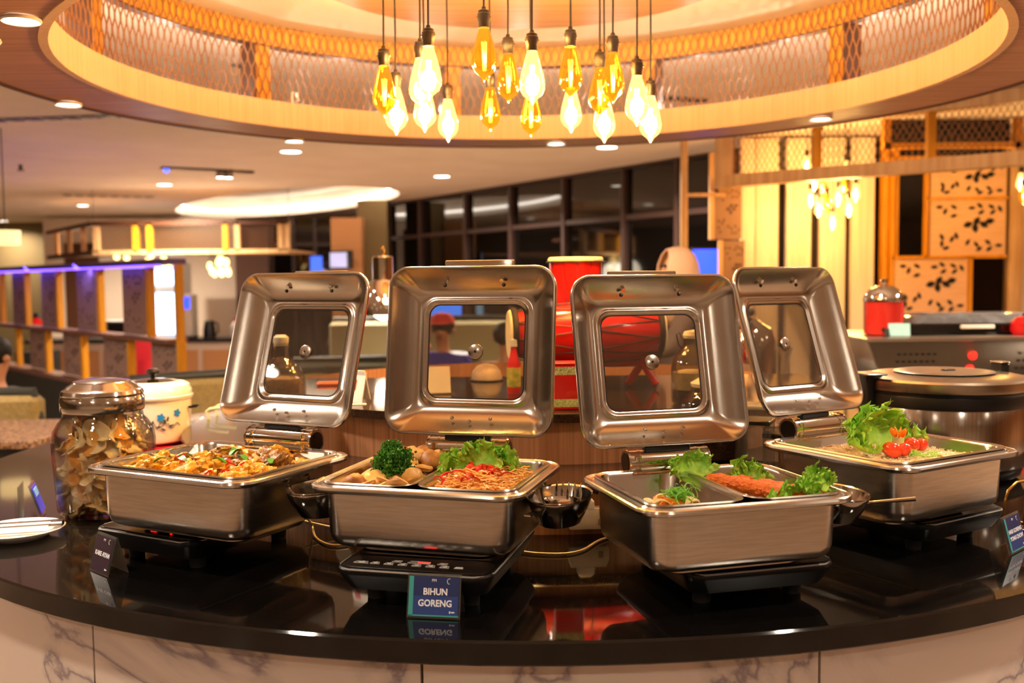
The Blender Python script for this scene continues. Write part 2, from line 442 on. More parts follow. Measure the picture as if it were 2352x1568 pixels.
for x in (-6.5, -3.9, -1.3, 1.4, 4.2):
    for y in (-3.2, -.9, 1.2):
        downlight(Vector((x, y, ZCEIL - .001)), .17, 'ceiling downlight in the part of the room behind the camera', P_DOWN * .13, 'downlights behind the camera')
for x, y in ((-4.2, 4.4), (-6.5, 6), (3.6, 4.4), (5.6, 3)):
    downlight(Vector((x, y, ZCEIL - .001)), .17, 'ceiling downlight beside the canopy, outside the picture', P_DOWN, 'downlights beside the canopy')

# slotted air diffuser, track light, sprinkler, vents
def vent(p, rz, w_, d_, n_, label):
    t = thing('air_vent', label, 'air vent', p, rz)
    obj('frame', MB().box(w_, d_, .006, (0, 0, -.004)), grey, t)
    for i in range(n_): obj('slat', MB().box(w_ / n_ * .6, d_ * .8, .008, ((i + .5) * w_ / n_ - w_ / 2, 0, -.008)), darksteel, t)
p = G(1572, 226, ZCEIL); vent(p, R(20), .32, .1, 7, 'slotted dark air vent on the ceiling seen through the canopy mesh')
p = G(562, 148, ZCEIL); vent(p, R(-10), .13, .08, 3, 'small dark ceiling fitting seen through the left canopy mesh')
p = G(250, 449, ZCEIL); vent(p, R(24), 1.1, .16, 8, 'long dark linear air vent on the far left ceiling')
p = G(100, 270, ZCEIL); vent(p, R(-8), 1.1, .12, 8, 'long linear air vent on the ceiling below the canopy edge at the left')
p = G(478, 388, ZCEIL); t = thing('track_light', 'linear ceiling track with two small lit spots above the pergola', 'track light', p, R(32))
obj('track', MB().box(.9, .1, .02, (0, 0, -.012)), darksteel, t)
for x, mm in ((.12, diffuser), (.2, diffuser)):
    h = obj('spot', MB().lathe([(0, 0), (.04, 0), (.045, -.05), (.04, -.055), (0, -.055)], 16, (x, 0, -.022)), grey, t)
    obj('spot_lens', MB().lathe([(0, -.078), (.036, -.078), (.036, -.08), (0, -.08)], 16, (x, 0, 0)), mm, t)
obj('indicator', MB().sph(.025, (-.4, 0, -.03)), mat('blue_led', '#2030ff', .4, emit='#3048ff', es=4), t)
p = G(47, 378, ZCEIL); t = thing('ceiling_sprinkler', 'small dark sprinkler head on the ceiling at the far left', 'sprinkler', p)
obj('stem', MB().tube([(0, 0, 0), (0, 0, -.05)], .018), darksteel, t); obj('deflector', MB().lathe([(0, -.05), (.035, -.05), (.035, -.056), (0, -.056)], 12), darksteel, t)
p = Q(12, 545, 7.2); t = thing('drum_pendant', 'cream drum lampshade hanging at the left picture edge', 'pendant lamp', (p.x, p.y, 0))
obj('shade', MB().lathe([(.10, p.z - .055), (.104, p.z + .05), (.10, p.z + .05), (.096, p.z - .055), (.10, p.z - .055)], 28), mat('lamp_shade', '#ffe6b8', .7, emit='#ffdf9a', es=.7), t)
obj('shade_diffuser', MB().lathe([(0, p.z - .05), (.096, p.z - .05), (.096, p.z - .046), (0, p.z - .046)], 24), bpy.data.materials['lamp_shade'], t)
obj('cord', MB().tube([(0, 0, p.z - .04), (0, 0, ZCEIL)], .004, 6), black, t)

# ------------------------------------------------------------------ the round buffet counter
def marble():
    mt = bpy.data.materials.new('veined_marble'); mt.use_nodes = True; nt = mt.node_tree; N = nt.nodes; L = nt.links; bs = N['Principled BSDF']
    tc = N.new('ShaderNodeTexCoord'); n1 = N.new('ShaderNodeTexNoise'); n1.inputs['Scale'].default_value = 1.5; n1.inputs['Detail'].default_value = 8; n1.inputs['Distortion'].default_value = 1.4
    L.new(tc.outputs['Object'], n1.inputs['Vector'])
    a = N.new('ShaderNodeMath'); a.operation = 'SUBTRACT'; a.inputs[1].default_value = .5; L.new(n1.outputs[0], a.inputs[0])
    c = N.new('ShaderNodeMath'); c.operation = 'ABSOLUTE'; L.new(a.outputs[0], c.inputs[0])
    cr = N.new('ShaderNodeValToRGB'); e = cr.color_ramp.elements; e[0].position = 0; e[0].color = lin('#93858a'); e[1].position = .016; e[1].color = lin('#cbbdb4')
    x = e.new(.05); x.color = lin('#dccdc1'); L.new(c.outputs[0], cr.inputs[0]); L.new(cr.outputs[0], bs.inputs['Base Color'])
    bs.inputs['Roughness'].default_value = .18; return mt
marblem = marble()
counter = thing('buffet_counter', 'round black granite buffet counter on white veined marble with raised tiers', 'counter', (CX, CY, 0))
RC = 1.79
obj('worktop', MB().lathe([(0, ZC - .042), (RC - .003, ZC - .042), (RC, ZC - .039), (RC, ZC - .004), (RC - .004, ZC), (0, ZC)], 160), granite, counter)
obj('plinth', MB().lathe([(1.55, 0), (1.55, .1)], 64), black, counter, fix=False)
NP = 16
for k in range(NP):
    # a panel seam stands at photo column 960
    a = PI / 2 - R(180 + 7.7) + 2 * PI * k / NP; b = MB(); ring_seg(b, RC - .075, RC - .05, .10, ZC - .042, a + .0015, a + 2 * PI / NP - .0015, 10)
    obj('marble_panel', b, marblem, counter)
Z1, Z2 = .985, 1.115
obj('lower_riser', MB().lathe([(1.125, ZC), (1.125, Z1 - .02)], 128), woodwall, counter, fix=False)
obj('ledge', MB().lathe([(0, Z1 - .022), (1.138, Z1 - .022), (1.14, Z1 - .020), (1.14, Z1 - .003), (1.137, Z1), (.5, Z1), (0, Z1)], 128), granite_brown, counter)
obj('upper_riser', MB().lathe([(.885, Z1), (.885, Z2 - .02)], 128), woodwall, counter, fix=False)
# upper tier top: front segment of a disc, straight at the back
b = MB(); yb = .06; rr = .91; poly = []
a0 = math.asin(yb / rr)
for i in range(81):
    a = PI - a0 + (PI + 2 * a0) * i / 80; poly.append((rr * math.cos(a), rr * math.sin(a)))
b.prism(poly, .022, Z2 - .022); obj('upper_top', b, granite_brown, counter)
b = MB().box(1.76, .02, Z2 - .022 - Z1, (0, .05, (Z1 + Z2 - .022) / 2)); obj('back_panel', b, woodwall, counter)
# ================================================================== CHAFING DISHES
# x, y of the dish centre, turn, lid tilt, cooker centre, cooker turn, label words
DISH = [dict(s=(1.07,) * 3, ls=(.985, .985), hx=.014, p=(-.608, 2.055), a=-27, t=17, c=(-.668, 2.155), ca=-29, w='leftmost, holding yellow chicken curry', pans=1),
        dict(s=(1.03,) * 3, hx=0, ls=(1, 1), p=(-.141, 1.915), a=-16, t=8, c=(-.137, 1.893), ca=-14, w='second from the left, with potatoes and noodles', pans=2),
        dict(s=(1, 1, 1), hx=-.014, ls=(.965, .965), p=(.362, 1.800), a=15.5, t=13, c=(.392, 1.895), ca=15, w='third from the left, with vegetables and breaded cutlets', pans=2),
        dict(s=(.99, 1.17, 1.07), ls=(.90, 1.0), hx=-.008, p=(.812, 2.145), a=31, t=19, c=(.862, 2.235), ca=32, w='rightmost, holding fried rice with lettuce', pans=1)]
CT = .0625                          # cooker height
ZD = ZC + CT
def cooker(loc, rz, label, style):
    t0_ = t = thing('induction_cooker', label, 'induction cooker', loc, rz)
    b = MB().loft([(.22, .30, .02, .012), (.26, .345, .03, .02), (.285, .372, .03, .045), (.29, .378, .032, .052), (.29, .378, .032, .057), (.284, .372, .03, .060)], 6)
    obj('housing', b, black, t)
    obj('glass_top', MB().slab(.272, .272, .0022, .012, .0006, (0, .04, .0603)), blackgloss, t)
    pn = obj('control_panel', MB().slab(.272, .075, .0018, .022, .0005, (0, -.143, .0603)), mat('panel_black', '#17120f', .22), t)
    rim = MB().tube([(.1445 * sx, y, .0585) for sx, y in ((-1, .1), (-1, -.155))] + [(-.13, -.1795, .0585), (-.115, -.1895, .0585), (.115, -.1895, .0585), (.13, -.1795, .0585), (.1445, -.155, .0585), (.1445, .1, .0585)], .0016, 6)
    obj('trim_line', rim, grey, t)
    for sx in (-1, 1):
        for sy in (-1, 1): obj('foot', MB().lathe([(0, -.0095), (.016, -.0095), (.018, .014), (0, .014)], 16, (.09 * sx, .12 * sy, 0)), rubber, t)
    ink = mat_white_ink
    if style == 0:
        for i in range(8):
            bt = MB(); x = -.105 + .0262 * i; s_ = .0085 if i else .014
            path = [(x - s_, -.1555, .0626), (x - s_ * .75, -.1465, .0626), (x + s_ * .75, -.1465, .0626), (x + s_, -.1555, .0626)]
            if i == 7: bt.prism([(q[0], q[1]) for q in path], .0006, .0622)
            else:
                bt.tube(path, .0007, 5, closed=True)
                bt.box(s_ * .8, .004, .0006, (x, -.151, .0625)); bt.box(.0035, .004, .0006, (x + .001, -.1455, .0625))
            obj('button', bt, ink, pn)
        for x in (-.043, .043):
            b = MB().tube([(x - .009, -.138, .0626), (x - .006, -.131, .0626), (x + .009, -.131, .0626), (x + .008, -.138, .0626)], .0007, 5, closed=True)
            b.box(.008, .001, .0006, (x, -.1345, .0625))
            if x > 0: b.box(.001, .005, .0006, (x, -.1345, .0625))
            obj('button', b, ink, pn)
        b = MB().tube([(-.022, -.139, .0626), (-.019, -.129, .0626), (.019, -.129, .0626), (.021, -.139, .0626)], .0007, 5, closed=True); obj('display_frame', b, ink, pn)
        b = MB()
        for k in range(4): b.box(.005, .0045, .0006, (-.001 + .006 * k - .0, -.1345, .0626))
        obj('red_digits', b, led_red, pn)
    elif style == 1:
        obj('slider', MB().tube([(-.05, -.163, .0624), (.07, -.163, .0624)], .0022, 6), grey, pn)
        b = MB()
        for k in range(4): b.box(.003, .003, .001, (-.028 + .0135 * k, -.150, .0624))
        b.box(.003, .003, .001, (.112, -.150, .0624)); obj('red_lights', b, led_red, pn)
        b = MB()
        for k in range(7): b.box(.005, .003, .0005, (-.115 + .008 * k, -.156, .0624))
        obj('button', b, grey, pn)
    else:
        b = MB()
        for k in range(9):
            for j in range(2): b.box(.009, .003, .0006, (-.11 + .025 * k, -.136 - .012 * j, .0624))
        obj('button', b, ink, pn)
        b = MB().box(.016, .004, .0008, (.01, -.160, .0624)).box(.004, .004, .0008, (.06, -.160, .0624)); obj('red_digits', b, led_red, pn)
    for ch in t.children: ch.location.z += .0095
    return t
mat_white_ink = mat('white_ink', '#b9b6b0', .5)
led_red = mat('red_led', '#ff1010', .4, emit='#ff1414', es=1.6)
for i, (d, st, lb) in enumerate(zip(DISH, (2, 0, 1, 0), ('black induction cooker under the leftmost chafing dish, mostly in shadow', 'black induction cooker with white icons, behind the centre name card',
                               'black induction cooker with small red lights, under the third dish', 'black induction cooker with white icons under the rightmost dish'))):
    cooker((*d['c'], ZC), R(d['ca']), lb, st)

def spoon_holder(parent, x, y, z):
    z += .004
    b = MB()
    rings = []
    prof = [(1.0, 0), (1.03, .002), (1.02, .004), (.97, .002), (.86, -.018), (.62, -.044), (.3, -.050), (.02, -.051)]
    k = 40; vs = []; fs = []
    for s_, dz in prof:
        for i in range(k):
            a = 2 * PI * i / k; f = 1 + (.012 * math.cos(12 * a) if .5 < s_ < .95 else 0)
            vs.append((x + .058 * s_ * f * math.cos(a), y + .086 * s_ * f * math.sin(a), z + dz))
    out = [(1.0, -.002), (.88, -.022), (.64, -.048), (.3, -.054), (.02, -.055)]
    for s_, dz in out:
        for i in range(k):
            a = 2 * PI * i / k; vs.append((x + .058 * s_ * math.cos(a), y + .086 * s_ * math.sin(a), z + dz))
    def band(p, q):
        for i in range(k): fs.append((p * k + i, p * k + (i + 1) % k, q * k + (i + 1) % k, q * k + i))
    for j in range(len(prof) - 1): band(j, j + 1)
    fs.append(tuple((len(prof) - 1) * k + i for i in range(k)))
    o_ = len(prof); band(0, o_)
    for j in range(len(out) - 1): band(o_ + j, o_ + j + 1)
    fs.append(tuple((o_ + len(out) - 1) * k + i for i in range(k)))
    b.add(vs, fs)
    h = obj('spoon_rest', b, [steel_bowl], parent)
    for dy in (-.03, .03):
        obj('bracket', MB().tube([(.176, y + dy, z + .01), (.192, y + dy, z + .012), (x - .064, y + dy, z + .002)], .003, 6), chrome, h)
    return h
steel_bowl = mat('bowl_steel', '#b9b4ab', .12, 1)

def chafer(i, d):
    t = thing('chafing_dish', 'square stainless steel chafing dish, lid raised, ' + d['w'], 'chafing dish', (*d['p'], ZD), R(d['a']), 'chafing dishes on the counter'); t.scale = d['s']
    b = MB().loft([(.25, .19, .03, .0095), (.256, .196, .03, .0115), (.256, .196, .03, .022), (.300, .240, .03, .0225), (.330, .268, .034, .026), (.344, .282, .038, .034), (.351, .289, .04, .048), (.355, .293, .04, .118), (.357, .295, .04, .124)], 8, cap1=False)
    b.loft([(.350, .288, .038, .12), (.344, .282, .036, .045), (.320, .260, .03, .032)], 8, cap0=False)
    obj('water_pan', b, steel, t)
    b = MB().loft([(.356, .294, .04, .123), (.392, .330, .046, .126), (.402, .340, .05, .129), (.405, .343, .052, .133), (.402, .340, .05, .137), (.396, .334, .048, .1385), (.388, .326, .045, .136), (.374, .312, .043, .136),
                   (.370, .308, .042, .139), (.364, .302, .04, .139), (.358, .296, .04, .134), (.350, .288, .038, .124)], 8, closed=True)
    obj('rim', b, pan_steel, t)
    # hinge at the back
    hx = d['hx']
    yh, zh = .168, .155
    hg = obj('hinge', MB().tube([(-.083, yh, zh), (.083, yh, zh)], .0235, 28), chrome, t, (hx, 0, 0))
    for sx in (-1, 1):
        obj('hinge_collar', MB().tube([(sx * .060, yh, zh), (sx * .064, yh, zh), (sx * .0645, yh, zh)], .0245, 28), chrome, hg)
        obj('hinge_cap', MB().tube([(sx * .083, yh, zh), (sx * .0865, yh, zh)], [.0255, .0245], 28), chrome, hg)
        obj('hinge_end', MB().tube([(sx * .0866, yh, zh), (sx * .0872, yh, zh)], .0195, 28), blackgloss, hg)
        obj('hinge_foot', MB().slab(.014, .034, .034, .003, .001, (sx * .068, yh - .006, .137)), chrome, hg)
    obj('hinge_plate', MB().slab(.165, .05, .004, .004, .001, (0, yh - .014, .1385)), chrome, hg)
    # spoon rest on the right side
    spoon_holder(t, .250 if i != 1 else .230, .0, .103)
    # lid
    tl = R(d['t'])
    L = MB()
    HL, WL = .358, .372
    rings = [(WL, HL, .045, 0), (WL - .004, HL - .004, .043, -.003), (WL - .010, HL - .010, .041, -.003), (WL - .014, HL - .014, .04, .001), (WL - .018, HL - .018, .038, .004),
             (WL - .034, HL - .034, .030, .014), (WL - .062, HL - .062, .022, .029), (WL - .088, HL - .088, .020, .040), (WL - .108, HL - .108, .022, .046), (WL - .118, HL - .118, .034, .0475),
             (.246, .232, .034, .0475), (.240, .226, .032, .0445), (.232, .218, .030, .0445), (.226, .212, .028, .048), (.216, .202, .025, .049),
             (.216, .202, .025, .0535), (.246, .232, .034, .0535), (WL - .112, HL - .112, .03, .0525), (WL - .085, HL - .085, .026, .046), (WL - .058, HL - .058, .03, .036), (WL - .030, HL - .030, .038, .019), (WL - .008, HL - .008, .046, .010), (WL, HL, .047, .006)]
    M0 = RX(-PI / 2) @ Matrix.Identity(4)      # loft axis z -> +y, loft y -> -z
    M0 = Matrix(((1, 0, 0, 0), (0, 0, 1, 0), (0, 1, 0, 0), (0, 0, 0, 1)))
    L.loft(rings, 10, M=M0, closed=True)
    # pivot: hinge axis; lid bottom 30 mm above
    s3 = d['s']; lid = obj('lid', L, steel_lid, t, smooth=50)
    lid.matrix_parent_inverse = Matrix.Diagonal((*s3, 1)).inverted()
    lid.matrix_basis = T(hx * s3[0], yh * s3[1], zh * s3[2]) @ RX(-tl) @ Matrix.Diagonal((d['ls'][0], d['ls'][1], d['ls'][1], 1)) @ T(0, -.022, .029 + HL / 2)
    obj('glass_pane', MB().loft([(.219, .205, .026, .0490), (.219, .205, .026, .0525)], 8, M=M0), glass_lid, lid)
    obj('gasket', MB().loft([(.2185, .2045, .026, .0486), (.2185, .2045, .026, .0490), (.214, .200, .024, .0490), (.214, .200, .024, .0486)], 8, M=M0, closed=True), rubber, lid)
    hb = MB().lathe([(0, .0435), (.014, .0435), (.0160, .0445), (.0165, .046), (.0165, .049), (0, .049)], 28, M=M0)
    hub = obj('pane_hub', hb, pan_steel, lid)
    obj('hub_hole', MB().lathe([(0, .0430), (.0028, .0430), (.0028, .0440), (0, .0440)], 12, M=M0), black, hub)
    hm = MB().slab(.158, .010, .024, .004, .002, (0, .058, HL / 2 - .003)); obj('handle', hm, chrome, lid)
    for sx in (-1, 1): obj('handle_post', MB().tube([(sx * .062, .018, HL / 2 - .03), (sx * .062, .058, HL / 2 + .004)], .005, 10), chrome, lid)
    for x, z, yy in ((-.066, .141, .0225), (.066, .141, .0225), (-.040, -.143, .021), (0, -.150, .017), (.045, -.143, .021)):
        obj('screw', MB().lathe([(0, -.0035), (.0028, -.003), (.0042, 0), (.0042, .002)], 12, M=T(x, yy, z) @ M0), darksteel if z > 0 else chrome, lid)
    obj('lid_bracket', MB().slab(.10, .018, .034, .003, .001, (0, .016, -HL / 2 - .0335)), black, lid)
    return t
dishes = [chafer(i, d) for i, d in enumerate(DISH)]
def DM(i): d = DISH[i]; return T(d['p'][0], d['p'][1], ZD) @ RZ(R(d['a'])) @ Matrix.Diagonal((*d['s'], 1))
def SC(o, i): s_ = DISH[i]['s']; o.scale = Vector(o.scale) * ((s_[0] * s_[1] * s_[2]) ** (1 / 3)); return o
def DP(i, x, y, z): return DM(i) @ Vector((x, y, z))

# food pans: a thing of its own resting on the rim of its dish
def food_pan(i, x, w_, label, dp=.064):
    d = DISH[i]
    t = thing('food_pan', label, 'food pan', DP(i, x, 0, 0), R(d['a']), 'food pans in the chafing dishes'); t.scale = d['s']
    z = .1395
    b = MB().loft([(w_, .300, .038, z), (w_ + .002, .302, .039, z + .0025), (w_, .300, .038, z + .004), (w_ - .006, .294, .036, z + .003), (w_ - .020, .280, .030, z + .002), (w_ - .026, .274, .030, z - .003),
                   (w_ - .036, .262, .028, z - dp + .008), (w_ - .05, .25, .02, z - dp), (w_ - .05, .25, .02, z - dp - .0012), (w_ - .034, .264, .028, z - dp + .007), (w_ - .023, .277, .030, z - .004), (w_ - .012, .288, .034, z - .0005)], 7, cap0=False, cap1=False)
    k = 32; n_ = 12
    b.f.append(tuple(7 * k + j for j in range(k))); b.mi.append(0); b.f.append(tuple(8 * k + j for j in range(k))); b.mi.append(0)
    for j in range(k): b.f.append((11 * k + j, 11 * k + (j + 1) % k, (j + 1) % k, j)); b.mi.append(0)
    obj('pan', b, pan_steel, t)
    return t
food_pan(0, 0, .366, 'full-size food pan of yellow chicken curry in the leftmost dish')
food_pan(1, -.092, .180, 'half-width pan of potato slices in the second dish from the left')
food_pan(1, .092, .180, 'half-width pan of fried noodles in the second dish from the left')
food_pan(2, -.092, .180, 'half-width pan of mixed vegetables in the third dish')
food_pan(2, .092, .180, 'half-width pan of breaded cutlets and lettuce in the third dish')
food_pan(3, 0, .366, 'full-size food pan of fried rice in the rightmost dish')

# ================================================================== FOOD
def blob(r_, sx, sy, sz, amp, fr, seed, n=18, m_=12):
    b = MB().sph(r_, n=n, m_=m_)
    b.v = [tuple(Vector(v) * (1 + amp * noise.fractal(Vector(v) / r_ * fr + Vector((seed, seed * .7, 0)), 1, 2, 4))) for v in b.v]
    b.v = [(x * sx, y * sy, z * sz) for x, y, z in b.v]
    return b
def place(name, me, i, x, y, z, rot, label, cat, group, sc_=1):
    o = link(name, me, None, DP(i, x, y, z), rot)
    o.scale = (sc_,) * 3 if not isinstance(sc_, tuple) else sc_
    SC(o, i); tag(o, label, cat, group); return o
curry = mat('curry_chicken', '#eaa60c', .45, col2='#94600a', scale=70, lo=.42, hi=.68, bump=1.0, bscale=150, coat=.12)
curry2 = mat('curry_chicken_dark', '#6e470c', .45, col2='#c07e0c', scale=60, lo=.38, hi=.7, bump=1.0, bscale=150, coat=.12)
sauce = mat('curry_sauce', '#c9830c', .25, col2='#8a4a08', scale=30, bump=.4, coat=.5)
chili = mat('red_chili', '#c8130a', .25, coat=.4)
scallion = mat('green_leaf', '#3f8a1a', .4)
chunks = [blob(.02, *s_, .55, 1.7, k * 3.1, 28, 18).mesh('curry_chunk', m_) for k, (s_, m_) in enumerate((((1.3, .9, .75), curry), ((1, 1.2, .85), curry), ((1.5, .8, .7), curry2), ((.9, .9, .9), curry), ((1.1, 1.3, .7), curry2)))]
b = MB().slab(.328, .264, .012, .03, .004); 
t = link('curry_sauce', b.mesh('curry_sauce', sauce), None, DP(0, 0, 0, .096), (0, 0, R(DISH[0]['a']))); SC(t, 0); tag(t, 'thick yellow curry sauce around the chicken in the leftmost dish', 'sauce')
rnd = random.Random(3)
pts = []
for gx in range(8):
    for gy in range(6):
        x = -.133 + gx * .038 + rnd.uniform(-.007, .007); y = -.105 + gy * .042 + rnd.uniform(-.007, .007)
        z = .118 + .012 * math.sin(gx * 1.9 + gy) + .012 * math.exp(-((x - .03) ** 2 + (y - .02) ** 2) / .008)
        o = place('curry_chicken_piece', chunks[(gx * 5 + gy * 3) % 5], 0, x, y, z, (rnd.uniform(-.5, .5), rnd.uniform(-.5, .5), rnd.uniform(0, 6)), 'golden yellow chicken curry piece heaped in the leftmost dish', 'chicken', 'curry chicken pieces', rnd.uniform(.9, 1.2))
def strip_mesh(name, mt, L_=.03, w_=.006, h_=.002, bend=.006):
    b = MB(); n_ = 6; vs = []; fs = []
    for k in range(n_ + 1):
        u = k / n_ - .5; ww = w_ * (1 - (2 * u) ** 4 * .6) / 2; zz = bend * (1 - 4 * u * u)
        for sy, sz in ((-1, 0), (1, 0), (1, 1), (-1, 1)): vs.append((u * L_, sy * ww, zz + sz * h_))
        if k:
            o_ = (k - 1) * 4
            for q in range(4): fs.append((o_ + q, o_ + (q + 1) % 4, o_ + 4 + (q + 1) % 4, o_ + 4 + q))
    fs += [(3, 2, 1, 0), tuple(n_ * 4 + q for q in range(4))]
    return b.add(vs, fs).mesh(name, mt)
chili_me = strip_mesh('chili_strip', chili); chili_s = strip_mesh('chili_slice', chili, .018, .008, .003, .004)
green_me = strip_mesh('green_strip', scallion, .035, .012, .0012, .006)
for k in range(11):
    x, y = rnd.uniform(-.13, .13), rnd.uniform(-.12, .02)
    place('chili_slice', chili_s, 0, x, y, .137, (rnd.uniform(-.3, .3), rnd.uniform(-.3, .3), rnd.uniform(0, 6)), 'small red chili slice on the yellow chicken curry', 'chili', 'chili slices on the curry')
for k in range(9):
    x, y = rnd.uniform(-.12, .12), rnd.uniform(-.09, .11)
    place('green_leaf_strip', green_me, 0, x, y, .141, (rnd.uniform(-.4, .4), rnd.uniform(-.3, .3), rnd.uniform(0, 6)), 'green scallion strip lying on the yellow chicken curry', 'herb', 'green strips on the curry')

# potatoes, second dish left
potm = mat('roast_potato', '#e0b060', .4, col2='#b87a2c', scale=35, lo=.4, hi=.75, bump=.3, bscale=90, coat=.2)
potsk = mat('potato_skin', '#b5772c', .5, col2='#7c4a18', scale=40, bump=.4)
minced = mat('minced_meat', '#b58a58', .6, col2='#7e5530', scale=90, bump=.8, bscale=160)
def potato_slice(seed):
    b = MB(); k = 22; vs = []; fs = []
    prof = [(.0, -.0045, 0), (.9, -.0045, 0), (1.02, -.002, 1), (1.02, .002, 1), (.9, .0045, 0), (.0, .005, 0)]
    b.lathe([(.021 * r_, z) for r_, z, _ in prof], k)
    b.v = [(v[0] * (1.15 + .12 * noise.noise(Vector(v) * 60 + Vector((seed, 0, 0)))), v[1] * (1 + .1 * noise.noise(Vector(v) * 60 + Vector((seed, 9, 0)))), v[2] + .003 * noise.noise(Vector(v) * 50 + Vector((0, seed, 0)))) for v in b.v]
    me = b.mesh('potato_slice', [potm, potsk])
    for p in me.polygons:
        if abs(p.normal.z) < .6: p.material_index = 1
    return me
pots = [potato_slice(s_ * 4.3) for s_ in range(4)] 
wedge = [blob(.021, 1.25, .95, .85, .22, 1.1, 5.5).mesh('potato_chunk', potsk), blob(.02, 1.1, 1.0, .8, .2, 1.3, 8.5).mesh('potato_chunk', potm)]
b = MB().slab(.142, .262, .008, .028, .003); t = link('minced_meat_layer', b.mesh('minced_meat_layer', minced), None, DP(1, -.092, 0, .086), (0, 0, R(DISH[1]['a']))); SC(t, 1); tag(t, 'brown minced meat layer under the potatoes in the second dish', 'meat')
for gx in range(4):
    for gy in range(7):
        x = -.135 + gx * .029 + rnd.uniform(-.005, .005); y = -.108 + gy * .036 + rnd.uniform(-.006, .006); z = .122 + (gy > 3) * .010 + rnd.uniform(0, .012) + (.006 if gx in (1, 2) else 0)
        if gy > 4 or (gx + gy) % 5 == 0: me = wedge[(gx + gy) % 2]; z += .006
        else: me = pots[(gx * 2 + gy) % 4]
        place('potato_slice', me, 1, x, y, z, (rnd.uniform(-.7, .7), rnd.uniform(-.6, .6), rnd.uniform(0, 6)), 'browned potato piece in the left pan of the second dish', 'potato', 'potato pieces')
mk = blob(.02, 1, 1.3, .8, .3, 5, 3, 16, 10).mesh('minced_meat_heap', minced)
for x, y in ((-.058, .03), (-.045, -.01)): place('minced_meat_heap', mk, 1, x, y, .118, (0, 0, x * 9), 'small heap of brown minced meat among the potatoes', 'meat', 'minced meat heaps')
# parsley
def parsley(r_, n_, seed):
    rn = random.Random(seed); b = MB()
    for k in range(n_):
        d = Vector((rn.gauss(0, 1), rn.gauss(0, 1), rn.gauss(.25, 1))).normalized(); p = d * r_ * rn.uniform(.45, 1.0) * (.72 + .5 * noise.noise(d * 1.6 + Vector((seed, 0, 0))) + .35 * abs(noise.noise(d * 4.5))) * 1.15; p.z = max(p.z, -.6 * r_)
        M_ = T(p) @ Euler((rn.uniform(0, 6), rn.uniform(0, 6), rn.uniform(0, 6))).to_matrix().to_4x4(); L_ = rn.uniform(.003, .006)
        b.add([(0, 0, 0), (L_ * .5, L_ * .4, .0012), (L_, 0, -.001), (L_ * .5, -L_ * .4, .0012), (L_ * 1.1, L_ * .5, .002), (L_ * 1.1, -L_ * .5, .002)], [(0, 3, 2, 1), (1, 2, 4), (3, 5, 2)], 0, M_)
    return b
par = mat('parsley', '#4a8f1e', .5, col2='#23650c', scale=30)
o = obj('parsley_sprig', parsley(.036, 4200, 4), par, None, DP(1, -.085, -.03, .160), smooth=0, fix=False); SC(o, 1); tag(o, 'curly dark green parsley sprig on the potatoes', 'herb')
obj('stem', MB().tube([(0, 0, -.035), (0, 0, 0)], .003, 6), scallion, o)

# lettuce leaf: fan-shaped, frilly rim
def lettuce(seed, w_=.05, L_=.06, frill=.012):
    rn = random.Random(seed); nu, nv = 110, 22; vs = []; fs = []; ph = rn.uniform(0, 6); th1 = rn.uniform(1.5, 2.1)
    for j in range(nv + 1):
        v = j / nv
        for i in range(nu + 1):
            u = i / nu * 2 - 1; a = u * 1.25
            th = v * th1; rad = L_ * (math.sin(th) if th < 1.2 else math.sin(1.2) + .35 * (th - 1.2)) * (1 + .08 * math.sin(4 * a + ph)); hgt = L_ * .42 * (1 - math.cos(th)) * math.cos(a * .8)
            e_ = max(0, (v - .35) / .65) ** 2
            f1 = frill * e_ * (math.sin(11 * a + ph) + .7 * math.sin(23 * a + 2 * ph + 4 * v)); f2 = frill * .6 * e_ * e_ * math.sin(51 * a + 7 * v)
            q = Vector((rad * math.sin(a) * w_ / L_ * 1.15, rad * math.cos(a), hgt + f1 + f2))
            q += Vector((noise.noise(q * 90 + Vector((seed, 0, 0))), noise.noise(q * 90 + Vector((0, seed, 5))), noise.noise(q * 70 + Vector((9, 0, seed))))) * .008 * (.25 + e_)
            q.x += frill * .55 * e_ * math.sin(31 * a + ph); q.y += frill * .5 * e_ * math.cos(27 * a)
            vs.append(tuple(q))
        if j:
            o_ = (j - 1) * (nu + 1)
            for i in range(nu): fs.append((o_ + i, o_ + i + 1, o_ + nu + 2 + i, o_ + nu + 1 + i))
    return MB().add(vs, fs)
def leafmat():
    mt = mat('lettuce_green', '#bfe05a', .38, col2='#84c238', scale=22, lo=.35, hi=.65, bump=.4, bscale=60)
    bs = mt.node_tree.nodes['Principled BSDF']; bs.inputs['Subsurface Weight'].default_value = .25; bs.inputs['Subsurface Scale'].default_value = .004
    return mt
lem = leafmat(); lem2 = mat('lettuce_dark', '#4f9a20', .4, col2='#3a7d14', scale=18, bump=.4)
LT = [lettuce(s_, frill=.013).mesh('lettuce_leaf', lem, fix=False, smooth=180) for s_ in range(5)]
def leafs(i, specs, label, grp, names_=None):
    for x, y, z, tilt, rz, s_, k in specs:
        M_ = DM(i) @ T(x, y, z) @ RZ(R(rz)) @ RX(R(tilt)) @ Matrix.Scale(s_ * {1: .74, 2: .74, 3: .80}[i], 4)
        o = link('lettuce_leaf', LT[k % 5]); o.matrix_world = M_; tag(o, label if not names_ else names_.pop(0), 'lettuce', grp)
